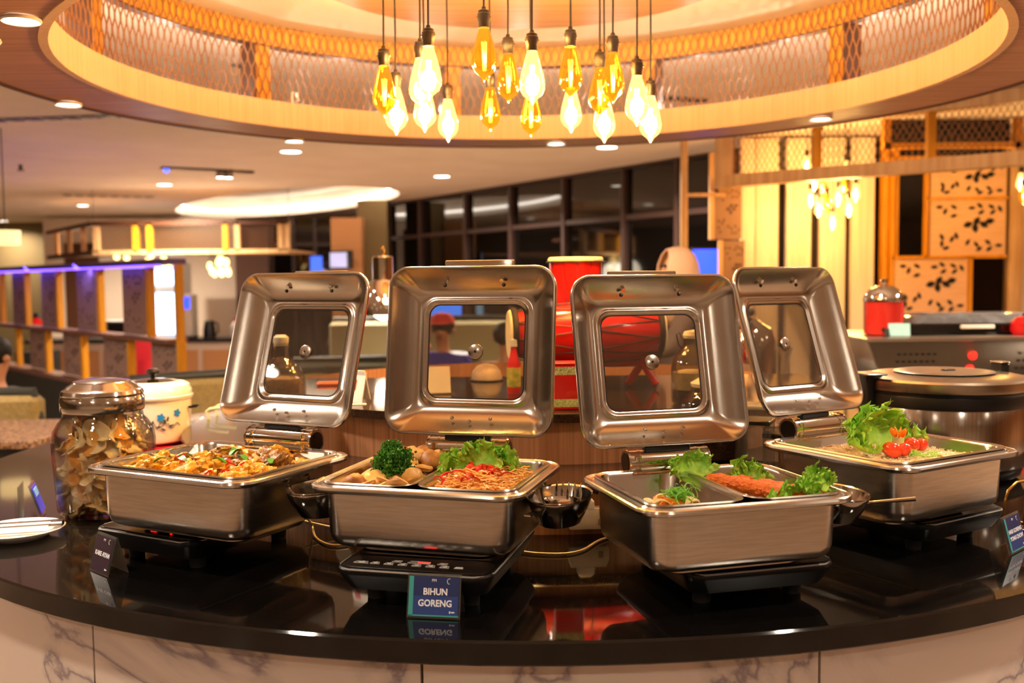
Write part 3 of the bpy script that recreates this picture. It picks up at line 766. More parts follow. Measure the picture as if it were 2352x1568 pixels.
leafs(1, [(.035, .035, .128, 45, 20, .95, 0), (.07, .03, .13, 60, -10, 1.05, 1), (.10, .035, .128, 45, -35, .95, 2), (.05, .05, .135, 70, 35, .9, 3), (.085, .06, .135, 75, -20, .95, 4), (.03, .02, .12, 25, 80, .8, 2), (.115, .045, .125, 35, -75, .75, 0)],
      'frilly bright green lettuce leaf at the back of the noodle pan', 'lettuce on the noodles', ['frilly lettuce leaf behind the noodles, at the left end', 'upright lettuce leaf in the middle behind the noodles', 'frilly lettuce leaf right of the middle behind the noodles', 'tall lettuce leaf at the back left of the noodles', 'tall lettuce leaf at the back right of the noodles', 'low lettuce leaf lying by the pan divider beside the noodles', 'lettuce leaf at the far right end behind the noodles'])
leafs(2, [(.0, .105, .13, 60, 25, .82, 0), (.02, .10, .13, 50, -25, .82, 1), (-.015, .09, .128, 35, 70, .72, 2),
          (.095, .065, .118, 65, 15, .85, 3), (.115, .06, .118, 55, -25, .85, 4), (.10, .045, .12, 40, -60, .7, 1)], 'frilly green lettuce leaf at the back of the cutlet pan', 'lettuce behind the cutlets', ['frilly lettuce leaf standing on the divider of the third dish, left side', 'frilly lettuce leaf standing on the divider of the third dish, right side', 'small lettuce leaf drooping left over the divider of the third dish', 'frilly lettuce leaf standing behind the cutlets, left side', 'frilly lettuce leaf standing behind the cutlets, right side', 'lettuce leaf tucked low against the rear cutlet'])
leafs(2, [(.10, -.112, .118, 40, 30, .62, 1), (.125, -.105, .118, 60, -20, .66, 2), (.075, -.118, .116, 20, 50, .55, 0)], 'green lettuce leaf at the front edge of the breaded cutlets', 'lettuce in front of the cutlets', ['green lettuce leaf at the front edge of the cutlets, left one', 'green lettuce leaf at the front edge of the cutlets, right one', 'small flat lettuce leaf under the front cutlets'])
leafs(2, [(.155, -.10, .138, 50, -10, .72, 3), (.165, -.115, .138, 55, 35, .68, 4), (.14, -.12, .134, 15, 65, .62, 1), (.165, -.09, .138, 60, -45, .62, 0)], 'green lettuce leaf at the right corner rim of the third dish', 'lettuce at the dish corner', ['lettuce leaf standing on the right corner of the third dish', 'rightmost lettuce leaf on the corner rim of the third dish', 'low lettuce leaf left of the corner rim of the third dish', 'lettuce leaf behind the others at the corner of the third dish'])
leafs(3, [(-.045, .02, .128, 40, 55, 1.05, 0), (-.025, .03, .13, 62, 25, 1.2, 1), (0, .035, .13, 70, 0, 1.25, 2), (.025, .03, .13, 62, -22, 1.2, 3), (.045, .02, .13, 45, -50, 1.1, 4), (-.055, .0, .126, 20, 80, .85, 3), (.058, 0, .126, 22, -85, .85, 1), (-.012, .05, .135, 80, 15, 1.2, 4), (.03, .05, .13, 80, -15, 1.2, 0)],
      'large green lettuce leaf fanned out on the fried rice', 'lettuce fan on the rice')

# noodles
noodm = mat('fried_noodles', '#fccb70', .4, col2='#f2a542', scale=30)
b = MB(); rn = random.Random(9)
for k in range(420):
    x, y = rn.uniform(-.062, .062), rn.uniform(-.118, .085); z = .120 + .024 * (1 - (x / .08) ** 2) * (1 - ((y + .02) / .16) ** 2) + rn.uniform(-.006, .006); a = rn.uniform(0, 6)
    pts = []
    for j in range(7):
        pts.append((max(-.069, min(.069, x)), max(-.13, min(.12, y)), z)); a += rn.uniform(-.9, .9); x += .0075 * math.cos(a); y += .0075 * math.sin(a); z += rn.uniform(-.003, .003)
    b.tube(pts, .0013, 4)
b.slab(.140, .262, .034, .028, .008, (0, 0, .086))
o = obj('fried_noodles', b, noodm, None, DP(1, .092, 0, 0), (0, 0, R(DISH[1]['a'])), smooth=60, fix=False, kind='stuff'); SC(o, 1); tag(o, 'golden fried rice noodles filling the right pan of the second dish', 'noodles')
for k in range(17):
    x = rn.uniform(.04, .145) if k > 4 else rn.uniform(.035, .09); y = rn.uniform(-.11, .05) if k > 4 else rn.uniform(-.11, -.07)
    place('chili_strip', chili_me, 1, x, y, .148, (rn.uniform(-.3, .3), rn.uniform(-.4, .3), rn.uniform(0, 6)), 'red chili strip scattered over the fried noodles', 'chili', 'chili strips on the noodles')
tom = mat('tomato_red', '#e0220c', .16, coat=.5, col2='#ee4a14', scale=8)
tw = blob(.017, 1, 1, .92, .04, 1, 2, 24, 14).mesh('cherry_tomato', tom)
for x, y in ((.055, .012), (.075, .010), (.092, .014)): place('cherry_tomato', tw, 1, x, y, .146, (0, 0, x * 30), 'small red tomato piece under the lettuce on the noodles', 'tomato', 'tomatoes on the noodles', .62)

# third dish: vegetables left, cutlets right
vegm = [mat('cabbage', '#e6cf8a', .4), mat('carrot_strip', '#ee8a1c', .4), mat('tofu_cube', '#f3d9a0', .5), chili]
b = MB().slab(.140, .258, .006, .028, .002); t = link('vegetable_broth', b.mesh('vegetable_broth', mat('broth', '#a8742c', .1, coat=.5)), None, DP(2, -.092, 0, .0785), (0, 0, R(DISH[2]['a']))); tag(t, 'thin brown sauce at the bottom of the vegetable pan', 'sauce')
carrot_me = strip_mesh('carrot_strip', vegm[1], .032, .007, .005, .003); cab_me = strip_mesh('cabbage_strip', vegm[0], .034, .014, .002, .009)
for k in range(34):
    x, y = -.095 + rn.gauss(0, .026), -.045 + rn.gauss(0, .034)
    x = max(-.145, min(-.04, x)); y = max(-.11, min(.05, y)); z = .092 + .026 * math.exp(-((x + .095) ** 2 + (y + .045) ** 2) / .003) + rn.uniform(0, .008)
    if k % 3: place('carrot_strip', carrot_me, 2, x, y, z, (rn.uniform(-.4, .4), rn.uniform(-.5, .5), rn.uniform(0, 6)), 'orange carrot strip in the vegetable pan of the third dish', 'carrot', 'carrot strips')
    else: place('cabbage_piece', cab_me, 2, x, y, z + .004, (rn.uniform(-.4, .4), rn.uniform(-.5, .5), rn.uniform(0, 6)), 'pale cabbage piece in the vegetable pan of the third dish', 'cabbage', 'cabbage pieces')
cube = MB().slab(.020, .020, .020, .004, .003, (0, 0, -.01)).mesh('tofu_cube', vegm[2])
for x, y, a in ((-.135, -.015, .4), (-.12, .01, .9)): place('tofu_cube', cube, 2, x, y, .108, (.3, .2, a), 'pale tofu cube at the left of the vegetables', 'tofu', 'tofu cubes')
for x, y in ((-.118, -.035), (-.085, -.088), (-.10, -.098), (-.07, -.10)): place('chili_ring', chili_s, 2, x, y, .112, (.6, .1, x * 40), 'red chili ring on the mixed vegetables', 'chili', 'chili rings on the vegetables', 1.1)
b = MB()
for k in range(46):
    r_ = rn.uniform(.008, .02); c = Vector((rn.gauss(0, .010), rn.gauss(0, .010), rn.uniform(0, .016))); E_ = Euler((rn.uniform(-1, 1), rn.uniform(-1, 1), rn.uniform(0, 6))).to_matrix()
    b.tube([c + E_ @ Vector((r_ * math.cos(q * .42), r_ * math.sin(q * .42), q * .0005)) for q in range(rn.randint(7, 13))], .0009, 4)
o = obj('scallion_curls', b, mat('scallion', '#6cb82e', .4), None, DP(2, -.088, -.055, .128), smooth=60, fix=False); tag(o, 'green shredded scallion curls on top of the vegetables', 'scallion')
bread = mat('breaded_crust', '#dd6f14', .65, col2='#b04c08', scale=120, lo=.4, hi=.7, bump=1.0, bscale=260)
cut = [blob(.022, 1.5, .75, .62, .16, 3, s_ * 2.2, 26, 16).mesh('breaded_cutlet', bread) for s_ in range(3)]
k = 0
for y, x in ((.055, .045), (.03, .055), (.005, .065), (-.018, .075), (-.04, .085), (-.062, .095), (.045, .085), (.0, .11), (-.03, .12), (-.06, .135), (-.085, .14)):
    place('breaded_cutlet', cut[k % 3], 2, x, y, .128 + .004 * (k < 6), (.25, .1, R(20 + 9 * (k % 3))), 'orange breaded chicken cutlet slice in the third dish', 'cutlet', 'breaded cutlet slices', 1.0); k += 1

# fried rice, fourth dish
ricem = mat('fried_rice', '#f6e2b8', .5, col2='#ecc98c', scale=40)
b = MB(); gx = 22
def rz_(x, y): return .112 + .014 * math.exp(-((x - .02) ** 2 + (y + .02) ** 2) / .02) + .002 * noise.noise(Vector((x * 60, y * 60, 0)))
vs = []; fs = []
for j in range(gx + 1):
    for i in range(gx + 1):
        x, y = (i / gx - .5) * .326, (j / gx - .5) * .262; vs.append((x, y, rz_(x, y)))
        if i and j: a = j * (gx + 1) + i; fs.append((a - gx - 2, a - gx - 1, a, a - 1))
b.add(vs, fs)
for k in range(2600):
    x, y = rn.uniform(-.158, .158), rn.uniform(-.126, .126); M_ = T(x, y, rz_(x, y) + rn.uniform(0, .004)) @ Euler((rn.uniform(-.7, .7), rn.uniform(-.7, .7), rn.uniform(0, 6))).to_matrix().to_4x4()
    l_, h_ = .0036, .0013
    b.add([(-l_, 0, 0), (0, h_, 0), (0, 0, h_), (0, -h_, 0), (l_, 0, 0)], [(0, 2, 1), (0, 3, 2), (4, 1, 2), (4, 2, 3)], 0, M_)
o = obj('fried_rice', b, ricem, None, DP(3, 0, 0, 0), (0, 0, R(DISH[3]['a'])), smooth=40, fix=False, kind='stuff'); o.scale = DISH[3]['s']; tag(o, 'pale fried rice filling the rightmost chafing dish', 'rice')
for x, y, a in ((-.045, -.045, 0), (-.022, -.052, 1.1), (-.035, -.030, 2), (.035, -.03, 2.6), (.052, -.02, .5), (.06, -.035, 1.5)):
    place('tomato_wedge', tw, 3, x, y, .140, (a, .3, a), 'red tomato wedge in front of the lettuce on the fried rice', 'tomato', 'tomato wedges on the rice', (1.05, .75, .9))
b = MB()
for k in range(7):
    a = 2 * PI * k / 7; b.loft([(.002, .0015, .0005, 0), (.010, .003, .001, .010), (.011, .003, .001, .016), (.004, .002, .0005, .023)], 3, M=RZ(a) @ T(.004, 0, 0) @ RY(R(28)))
o = obj('carrot_flower', b, vegm[1], None, DP(3, 0, -.025, .156), (.1, 0, 0)); SC(o, 3); tag(o, 'orange carved carrot flower standing before the lettuce fan', 'carrot flower')
obj('holder', MB().lathe([(0, -.022), (.012, -.022), (.011, .004), (0, .006)], 16), mat('cucumber', '#cdd68a', .4), o)
b = MB()
for k in range(30):
    r_ = rn.uniform(.005, .012); c = Vector((rn.gauss(0, .016), rn.gauss(0, .008), rn.uniform(0, .006))); E_ = Euler((rn.uniform(-.6, .6), rn.uniform(-.6, .6), rn.uniform(0, 6))).to_matrix()
    b.tube([c + E_ @ Vector((r_ * math.cos(q * .5), r_ * math.sin(q * .5), 0)) for q in range(8)], .0008, 4)
o = obj('scallion_shreds', b, mat('scallion_pale', '#9acb48', .4), None, DP(3, .0, -.075, .130), smooth=60, fix=False); SC(o, 3); tag(o, 'pale green scallion shreds at the front of the fried rice', 'scallion')
for k in range(14):
    place('egg_crumb', pots[k % 4], 3, rn.uniform(-.14, .15), rn.uniform(-.11, .11), .124, (rn.uniform(-.5, .5), rn.uniform(-.5, .5), rn.uniform(0, 6)), 'small yellow egg piece mixed into the fried rice', 'egg', 'egg pieces in the rice', .28)
# ================================================================== OTHER THINGS ON THE COUNTER
# name cards in clear tent holders
navy = mat('card_navy', '#1d2c5e', .35); navy2 = mat('card_navy_light', '#27407e', .35); teal = mat('card_teal', '#3f9d97', .35); inkw = mat('card_white', '#eeeef2', .5); cardbrown = mat('card_brown', '#3a2a34', .35)
def name_card(p, rz, lines, size, label, w_=.088, h_=.067, strip=True, base='navy'):
    t = thing('name_card', label, 'name card', p, rz, 'dish name cards')
    tl = R(15)
    F_ = T(0, -.042, 0) @ RX(-tl)                      # front sheet leans back
    def child(name, mb, mt, par=t, M_=F_, smooth=0): 
        o = obj(name, mb, mt, par, smooth=smooth); 
        if M_ is not None: o.matrix_local = M_
        return o
    sh = child('clear_sheet', MB().box(w_ + .006, .0022, h_ + .008, (0, 0, (h_ + .008) / 2)), acrylic)
    child('clear_sheet', MB().box(w_ + .006, .0022, h_ + .006, (0, 0, (h_ + .006) / 2)), acrylic, t, T(0, .0, 0) @ RX(tl))
    ins = child('paper_insert', MB().box(w_, .0006, h_, (0, -.0016, h_ / 2 + .003)), navy if base == 'navy' else cardbrown)
    # shapes on the insert, in its own frame
    z0 = h_ / 2 + .003
    obj('lower_field', MB().box(w_ * .98, .0003, h_ * .5, (0, -.0021, z0 - h_ * .24)), navy2, ins, smooth=0) if base == 'navy' else None
    if strip: obj('teal_strip', MB().box(w_ * .09, .0004, h_, (-w_ * .455, -.0023, z0)), teal, ins, smooth=0)
    obj('teal_edge', MB().box(w_, .0004, h_ * .035, (0, -.0023, z0 - h_ * .48)), teal, ins, smooth=0) if base == 'navy' else None
    n_ = len(lines)
    for k, s in enumerate(lines):
        text('lettering', s, size, inkw, ins, (w_ * .03, -.0024, z0 + (.0 if n_ > 1 else .002) + (n_ - 1) * size * .62 - k * size * 1.24 - .002), (PI / 2, 0, 0), .0001, sx=.92, bold=.0004)
    text('lettering', 'PM', h_ * .10, inkw, ins, (0, -.0024, z0 + h_ * .40), (PI / 2, 0, 0), .0001)
    arc = [(w_ * .30 + .0035 * math.cos(q), -.0024, z0 + h_ * .39 + .0045 * math.sin(q)) for q in [R(60 + 28 * j) for j in range(9)]]
    obj('emblem', MB().tube(arc, .0005, 5), inkw, ins)
    obj('corner_mark', MB().box(.002, .0003, .004, (w_ * .33, -.0023, z0 - h_ * .38)).box(.006, .0003, .002, (w_ * .39, -.0023, z0 - h_ * .38)), inkw, ins, smooth=0)
    return t
def cardpos(px0, py0, px1, py1):
    a, b = G(px0, py0, ZC), G(px1, py1, ZC); return (a + b) / 2, math.atan2(b.y - a.y, b.x - a.x)
p, rz = cardpos(242, 1301, 309, 1329); name_card(p + Vector((-.012, .028, 0)), rz, ['KARE AYAM'], .0125, 'tent name card reading KARE AYAM in front of the leftmost cooker', .074, .070, False, 'brown')
p, rz = cardpos(945, 1412, 1064, 1417); name_card(p + Vector((0, .030, 0)), rz + .0, ['BIHUN', 'GORENG'], .0155, 'tent name card reading BIHUN GORENG in front of the second cooker')
p, rz = cardpos(2298, 1277, 2352, 1249); name_card(p + Vector((-.02, .022, 0)), rz, ['NASI GORENG', 'YONG CHOW'], .0115, 'tent name card reading NASI GORENG YONG CHOW at the right edge', .084, .070)
p = G(100, 1180, ZC); t = thing('display_card', 'narrow upright card with a blue print beside the cracker jar', 'name card', (p.x, p.y, ZC), R(109))
obj('clear_sheet', MB().box(.09, .003, .085, (0, 0, .0425)), acrylic, t, smooth=0).rotation_euler = (R(-18), 0, 0)
o = obj('blue_print', MB().box(.078, .001, .07, (0, -.003, .042)), mat('blue_print', '#2447e0', .3), t, smooth=0); o.rotation_euler = (R(-18), 0, 0)
o = obj('light_print', MB().box(.05, .001, .02, (0, -.004, .060)), mat('light_blue_print', '#7cc4f0', .3), t, smooth=0); o.rotation_euler = (R(-18), 0, 0)
obj('clear_sheet', MB().box(.09, .003, .08, (0, .05, .04)), acrylic, t, smooth=0)

# cracker jar
JX, JY = -1.035, 2.50
t = thing('glass_jar', 'large clear glass jar with a steel lid, full of pale crackers', 'jar', (JX, JY, ZC))
prof = [(0, .002), (.095, .002), (.108, .004), (.114, .014), (.116, .05), (.119, .10), (.123, .15), (.124, .185), (.119, .212), (.107, .232), (.097, .243), (.095, .255), (.095, .268)]
inn = [(r_ - .004, z + (.006 if z < .02 else 0)) for r_, z in prof[::-1] if r_ > .1 or z > .2]
obj('glass_body', MB().lathe(prof, 64).lathe([(.091, .268), (.0915, .25), (.103, .230), (.115, .210), (.1195, .185), (.1185, .15), (.1145, .10), (.1115, .05), (.109, .018), (.09, .010), (0, .010)], 64), glass, t, fix=False)
obj('steel_lid', MB().lathe([(.096, .262), (.099, .260), (.1005, .264), (.1005, .292), (.098, .296), (.0975, .300), (.099, .303), (.096, .312), (.086, .318), (.084, .322), (.070, .330), (.068, .334), (.04, .339), (0, .340)], 64), mat('lid_cap_steel', '#c9c3ba', .13, 1), t)
crack = mat('prawn_cracker', '#f2dab4', .5, col2='#e8c898', scale=30, bump=.5, bscale=70, sss=.25); crack2 = mat('prawn_cracker_golden', '#f0b460', .5, col2='#e49c3c', scale=30, bump=.5, bscale=70, sss=.25)
def cracker(seed):
    rn_ = random.Random(seed); n_ = 28; vs = [(0, 0, 0)]; fs = []; ax = rn_.uniform(.7, 1.2); cv = rn_.uniform(.6, 1.1)
    for j in range(1, 4):
        for i in range(n_):
            a = 2 * PI * i / n_; r_ = .031 * j / 3 * (1 + .12 * math.sin(3 * a + seed)); x, y = r_ * math.cos(a) * 1.15, r_ * math.sin(a) * .85
            vs.append((x, y, cv * 13 * (x * x * ax - y * y * .5) + .0045 * (j / 3) ** 2 * math.sin(5 * a + seed * 2) + .002 * (j / 3) * math.sin(11 * a)))
    for i in range(n_): fs.append((0, 1 + i, 1 + (i + 1) % n_))
    for j in range(2):
        for i in range(n_): fs.append((1 + j * n_ + i, 1 + (j + 1) * n_ + i, 1 + (j + 1) * n_ + (i + 1) % n_, 1 + j * n_ + (i + 1) % n_))
    k = len(vs); vs += [(x, y, z + .0035) for x, y, z in vs]; fs += [tuple(q + k for q in reversed(f)) for f in fs]
    for i in range(n_): a, c = 1 + 2 * n_ + i, 1 + 2 * n_ + (i + 1) % n_; fs.append((a, c, c + k, a + k))
    return MB().add(vs, fs)
CR = [cracker(s_ * 1.7).mesh('prawn_cracker', crack if s_ % 3 else crack2, 75) for s_ in range(6)]
rn = random.Random(12); n_ = 0
for lv in range(12):
    z = .030 + lv * .0185; rmax = .080 if lv < 10 else .062
    for rr_, cnt in ((rmax, 10), (rmax * .5, 5)) if lv < 11 else ((rmax * .55, 5),):
        for k in range(cnt):
            a = 2 * PI * k / cnt + lv * .9 + rn.uniform(-.2, .2); r_ = rr_ * rn.uniform(.86, .98)
            o = link('prawn_cracker', CR[rn.randint(0, 5)], None, (JX + r_ * math.cos(a), JY + r_ * math.sin(a), ZC + z + rn.uniform(-.004, .004)), (rn.uniform(-.9, .9), rn.uniform(.6, 1.5), a + rn.uniform(-.5, .5)))
            o.scale = (rn.uniform(.9, 1.12),) * 3
            tag(o, 'pale curled prawn cracker piled inside the big glass jar', 'cracker', 'crackers in the glass jar')

# white plate with tongs
p = G(42, 1216, ZC + .018); PX, PY = p.x, p.y
t = tag(obj('plate', MB().lathe([(0, .004), (.055, .004), (.058, 0), (.062, .001), (.070, .008), (.098, .020), (.100, .0225), (.097, .0225), (.068, .012), (.058, .009), (0, .009)], 56), mat('porcelain', '#ece6dc', .12, coat=.4), None, (PX, PY, ZC)), 'round white porcelain plate with tongs at the left picture edge', 'plate')
t = thing('serving_tongs', 'steel serving tongs lying across the white plate', 'tongs', (PX, PY, ZC + .026), R(14))
for s_ in (-1, 1):
    M_ = RZ(R(4 * s_))
    b = MB(); pts = [(-.13, 0), (-.10, .004), (.05, .010 * 1), (.085, .012)]
    b.box(.17, .013, .0015, (-.015, s_ * .012, .002 + .004 * (s_ > 0))); b.box(.03, .024, .0015, (.083, s_ * .014, .001 + .004 * (s_ > 0))); b.box(.0015, .022, .012, (.098, s_ * .014, .006 + .002 * (s_ > 0)))
    obj('arm', b, pan_steel, t, smooth=0)
obj('spring_end', MB().tube([(-.10, -.014, .004), (-.113, -.008, .004), (-.118, 0, .004), (-.113, .008, .004), (-.10, .014, .006)], .003, 8), chrome, t)

# enamel pot on the small red stove
p = Q(352, 900, 3.2); SX, SY = p.x, p.y
t = thing('red_stove', 'small red tabletop stove under the white enamel pot', 'stove', (SX, SY, ZC), R(-12))
obj('stove_body', MB().slab(.30, .26, .05, .02, .006, (.02, 0, .012)), redplastic, t)
for sx in (-1, 1):
    for sy in (-1, 1): obj('foot', MB().lathe([(0, 0), (.012, 0), (.014, .014), (0, .014)], 12, (.02 + .12 * sx, .10 * sy, 0)), rubber, t)
obj('burner_ring', MB().lathe([(.07, .062), (.09, .062), (.09, .068), (.07, .068), (.07, .062)], 28), black, t)
obj('control_knob', MB().tube([(.02, -.13, .037), (.02, -.146, .037)], .014, 16), black, t)
enam = mat('cream_enamel', '#ddd0bc', .16, coat=.6)
t = thing('enamel_pot', 'cream enamel pot with blue flower decoration and glass lid on the red stove', 'pot', (SX, SY, ZC + .069))
obj('pot_body', MB().lathe([(0, 0), (.098, 0), (.108, .006), (.112, .02), (.117, .135), (.121, .138), (.121, .142), (.116, .142), (.110, .138), (.106, .02), (0, .012)], 56), enam, t)
lid = obj('pot_lid', MB().lathe([(.110, .143), (.124, .143), (.125, .150), (.121, .152), (.120, .166), (.112, .182), (.096, .190), (.078, .194), (.078, .190), (.092, .186), (.108, .178), (.114, .160), (.110, .143)], 56), enam, t)
obj('lid_glass', MB().lathe([(0, .203), (.04, .201), (.079, .191)], 40), thin_glass('smoky_glass', '#a8a890', 1, .03), lid, fix=False)
obj('lid_knob', MB().lathe([(0, .200), (.007, .200), (.007, .212), (.019, .217), (.021, .226), (.014, .233), (0, .235)], 24), blackgloss, lid)
blueen = mat('blue_enamel', '#1f6fae', .25); dkb = mat('dark_enamel_line', '#2a2c34', .3)
def on_pot(a, z, r_=.1165): return Vector((r_ * math.sin(a), -r_ * math.cos(a), z))
def petal(b, a, z, L_, w_, rot):
    n2 = 8; pts = [(L_ * math.cos(2 * PI * q / n2) * .5, w_ * math.sin(2 * PI * q / n2) * .5) for q in range(n2)]
    c, s_ = math.cos(rot), math.sin(rot)
    ps = [on_pot(a + (x * c - y * s_) / .1165, z + x * s_ + y * c, .1172 - .0004) for x, y in pts]; po = [on_pot(a + (x * c - y * s_) / .1165, z + x * s_ + y * c, .1182) for x, y in pts]
    b.add(ps + po, [tuple(range(n2)), tuple(range(2 * n2 - 1, n2 - 1, -1))] + [(q, (q + 1) % n2, n2 + (q + 1) % n2, n2 + q) for q in range(n2)])
b = MB()
for da, z in ((.52, .088), (.98, .098)):
    for q in range(5): petal(b, da + .05 * math.cos(q * 1.257) , z + .006 * math.sin(q * 1.257), .015, .010, q * 1.257)
obj('blue_flower', b, blueen, t)
b = MB()
for s0, s1, zz in ((.25, .60, .066), (.62, 1.05, .060)):
    pts = [on_pot(s0 + (s1 - s0) * q / 14, zz + .008 * math.sin(q * .7), .1178) for q in range(15)]; b.tube(pts, .0013, 5)
for a, z, rt in ((.22, .064, .3), (.3, .072, 1.2), (.45, .058, .2), (.62, .074, 1.8), (.7, .082, 1.3), (.8, .060, .3), (.58, .05, -.5)): petal(b, a, z, .017, .006, rt)
obj('scroll_line', b, dkb, t)
for s_ in (-1, 1):
    obj('pot_handle', MB().tube([(s_ * .118, -.02, .11), (s_ * .140, -.014, .112), (s_ * .144, 0, .113), (s_ * .140, .014, .112), (s_ * .118, .02, .11)], .004, 8), blackgloss, t)

# rice cooker
t = thing('rice_cooker', 'very large steel rice cooker with black band and flat lid at the right', 'rice cooker', (1.262, 2.90, ZC), R(12))
obj('base', MB().lathe([(0, 0), (.19, 0), (.205, .012), (.212, .03), (.212, .04), (0, .04)], 64), black, t)
obj('steel_body', MB().lathe([(.205, .036), (.219, .040), (.222, .050), (.222, .205), (.219, .210)], 96), mat('cooker_steel', '#c6bfb5', .16, 1, col2='#aaa298', scale=8, stretch=(22, 22, .2), lo=.3, hi=.7), t, fix=False)
obj('black_band', MB().lathe([(.218, .205), (.224, .208), (.226, .225), (.224, .240), (.222, .242), (.224, .246), (.224, .252), (.2, .252)], 80), black, t)
lid = obj('lid', MB().lathe([(.215, .252), (.229, .254), (.230, .262), (.229, .280), (.224, .286), (.200, .291), (.15, .294), (0, .296)], 96), mat('cooker_lid_steel', '#b5a794', .25, 1), t)
obj('lid_plate', MB().lathe([(0, .302), (.10, .302), (.135, .300), (.138, .2985), (.12, .294), (0, .294)], 64), mat('lid_plate', '#8a7c6c', .3, .8), lid)
obj('steam_vent', MB().slab(.04, .02, .004, .006, .001, (0, -.02, .302)), black, lid)
obj('rear_hinge', MB().slab(.05, .05, .30, .008, .004, (-.225, .02, 0)), black, t)
obj('side_tray', MB().slab(.07, .09, .006, .006, .002, (-.255, -.02, .297)), mat('tray_dark', '#2a241e', .3), t)
hd = obj('lid_handle', MB().slab(.035, .05, .045, .008, .004, (.21, .03, .27)), black, t); obj('handle_plate', MB().slab(.037, .052, .004, .008, .001, (.21, .03, .315)), pan_steel, hd)

# sockets and cables
t = thing('power_socket', 'white double power socket fixed low between the second and third dish', 'socket', (*(G(1345, 1215, .893).xy), .888), R(-1)); t.location = Vector((CX + .088, CY - 1.125, .89)); t.rotation_euler.z = R(4.5)
obj('socket_box', MB().loft([(.085, .03, .004, 0), (.092, .034, .004, .006), (.092, .034, .004, .030), (.080, .030, .004, .046)], 3, M=T(0, -.017, 0)), white, t)
obj('plug', MB().loft([(.040, .03, .004, 0), (.038, .03, .004, .016), (.022, .02, .003, .024)], 3, M=T(-.006, -.018, .046)), white, t)
obj('switch', MB().slab(.01, .004, .014, .001, .0005, (.026, -.036, .010)), grey, t)
def cable(pts, r_, label, mt):
    P_ = [Vector(q) for q in pts]; out = []
    for i in range(len(P_) - 1):
        p0, p1, p2, p3 = P_[max(i - 1, 0)], P_[i], P_[i + 1], P_[min(i + 2, len(P_) - 1)]
        for k in range(6):
            u = k / 6; out.append(.5 * ((2 * p1) + (p2 - p0) * u + (2 * p0 - 5 * p1 + 4 * p2 - p3) * u * u + (3 * p1 - p0 - 3 * p2 + p3) * u ** 3))
    out.append(P_[-1])
    return tag(obj('power_cable', MB().tube(out, r_, 8), mt, None), label, 'cable')
cabm = mat('cable_grey', '#8f7d68', .35)
g = lambda px, py, dz=.004: G(px, py, ZC + dz)
cable([g(1195, 1266), g(1240, 1271), g(1300, 1271), g(1340, 1262), g(1372, 1243), g(1400, 1232), g(1425, 1222)], .0028, 'thin grey cable curving from the second cooker to the third', cabm)
cable([G(704, 1184, .93), g(716, 1205, .02), g(724, 1232), g(745, 1247), g(770, 1252), g(800, 1249)], .0028, 'thin grey cable looping down between the first and second dish', cabm)
cable([g(700, 1197, .03), g(740, 1206, .02), g(790, 1216, .01)], .0028, 'straight grey cable passing behind the second dish', cabm)
p = G(708, 1198, .93); q = polar(1.125, 180 + 23.5, .93)
o = tag(obj('round_socket', MB().tube([(0, .0, 0), (0, -.012, 0)], .022, 24), white, None, tuple(q), (0, 0, R(-23.5))), 'round cream socket on the wooden riser between the first two dishes', 'socket')

# utensils in the spoon rests
def utensil(i, name, label, x, y, z, rz, build):
    t = thing(name, label, 'utensil', DP(i, x, y, z), R(DISH[i]['a'] + rz)); SC(t, i); build(t); return t
def ladle(t):
    obj('bowl', MB().lathe([(0, .0), (.015, .002), (.026, .010), (.030, .020), (.0285, .020), (.024, .011), (.014, .004), (0, .002)], 24, sx=1.2), chrome, t)
    for k in range(5): obj('tine', MB().loft([(.0055, .002, .0008, 0), (.007, .002, .0008, .016), (.002, .0015, .0005, .034)], 3, M=T(-.024 + .012 * k, .026, .012) @ RX(R(-14))), chrome, t)
    obj('handle', MB().box(.012, .13, .002, (0, -.085, .022)), chrome, t)
utensil(1, 'pasta_server', 'steel pasta server with upright tines lying in the second spoon rest', .232, .01, .078, -10, ladle)
def spoon(t):
    obj('bowl', MB().lathe([(0, 0), (.014, .002), (.022, .008), (.021, .009), (.013, .004), (0, .002)], 20, sy=1.4), chrome, t)
    obj('handle', MB().tube([(0, -.02, .008), (.0, -.06, .03), (0, -.14, .040)], [.004, .003, .0045], 8), chrome, t)
utensil(2, 'serving_spoon', 'steel serving spoon poking out of the third spoon rest', .255, -.01, .062, 62, spoon)

# red barrel drum, djembe and neighbours on the upper tier
rope = mat('black_rope', '#16100e', .6)
DY = 3.0
p = Q(1345, 765, DY); q0 = Q(1165, 755, DY + .06); q1 = Q(1512, 762, DY - .04)
t = thing('barrel_drum', 'red barrel drum lying on a red cross-legged stand, black ropes around it', 'drum', (p.x, DY, Z2), R(7))
hz = p.z - Z2; Ld = .235
MD = T(0, 0, hz) @ RY(PI / 2)
obj('drum_shell', MB().lathe([(.066, -Ld), (.082, -Ld * .6), (.090, 0), (.087, Ld * .5), (.072, Ld * .97), (.068, Ld)], 40, M=MD), red, t)
for s_ in (-1, 1): obj('drum_head', MB().lathe([(0, s_ * Ld), (.070, s_ * Ld), (.075, s_ * (Ld - .008)), (.072, s_ * (Ld - .014)), (0, s_ * (Ld - .010))], 36, M=MD), drumskin, t); 
for s_ in (-1, 1): obj('hoop', MB().lathe([(.074, s_ * (Ld - .006)), (.080, s_ * (Ld - .01)), (.080, s_ * (Ld - .022)), (.073, s_ * (Ld - .025)), (.074, s_ * (Ld - .006))], 36, M=MD), rope, t)
b = MB(); nr = 9
def shell_r(z): return .090 - .021 * (z / Ld) ** 2 + .002
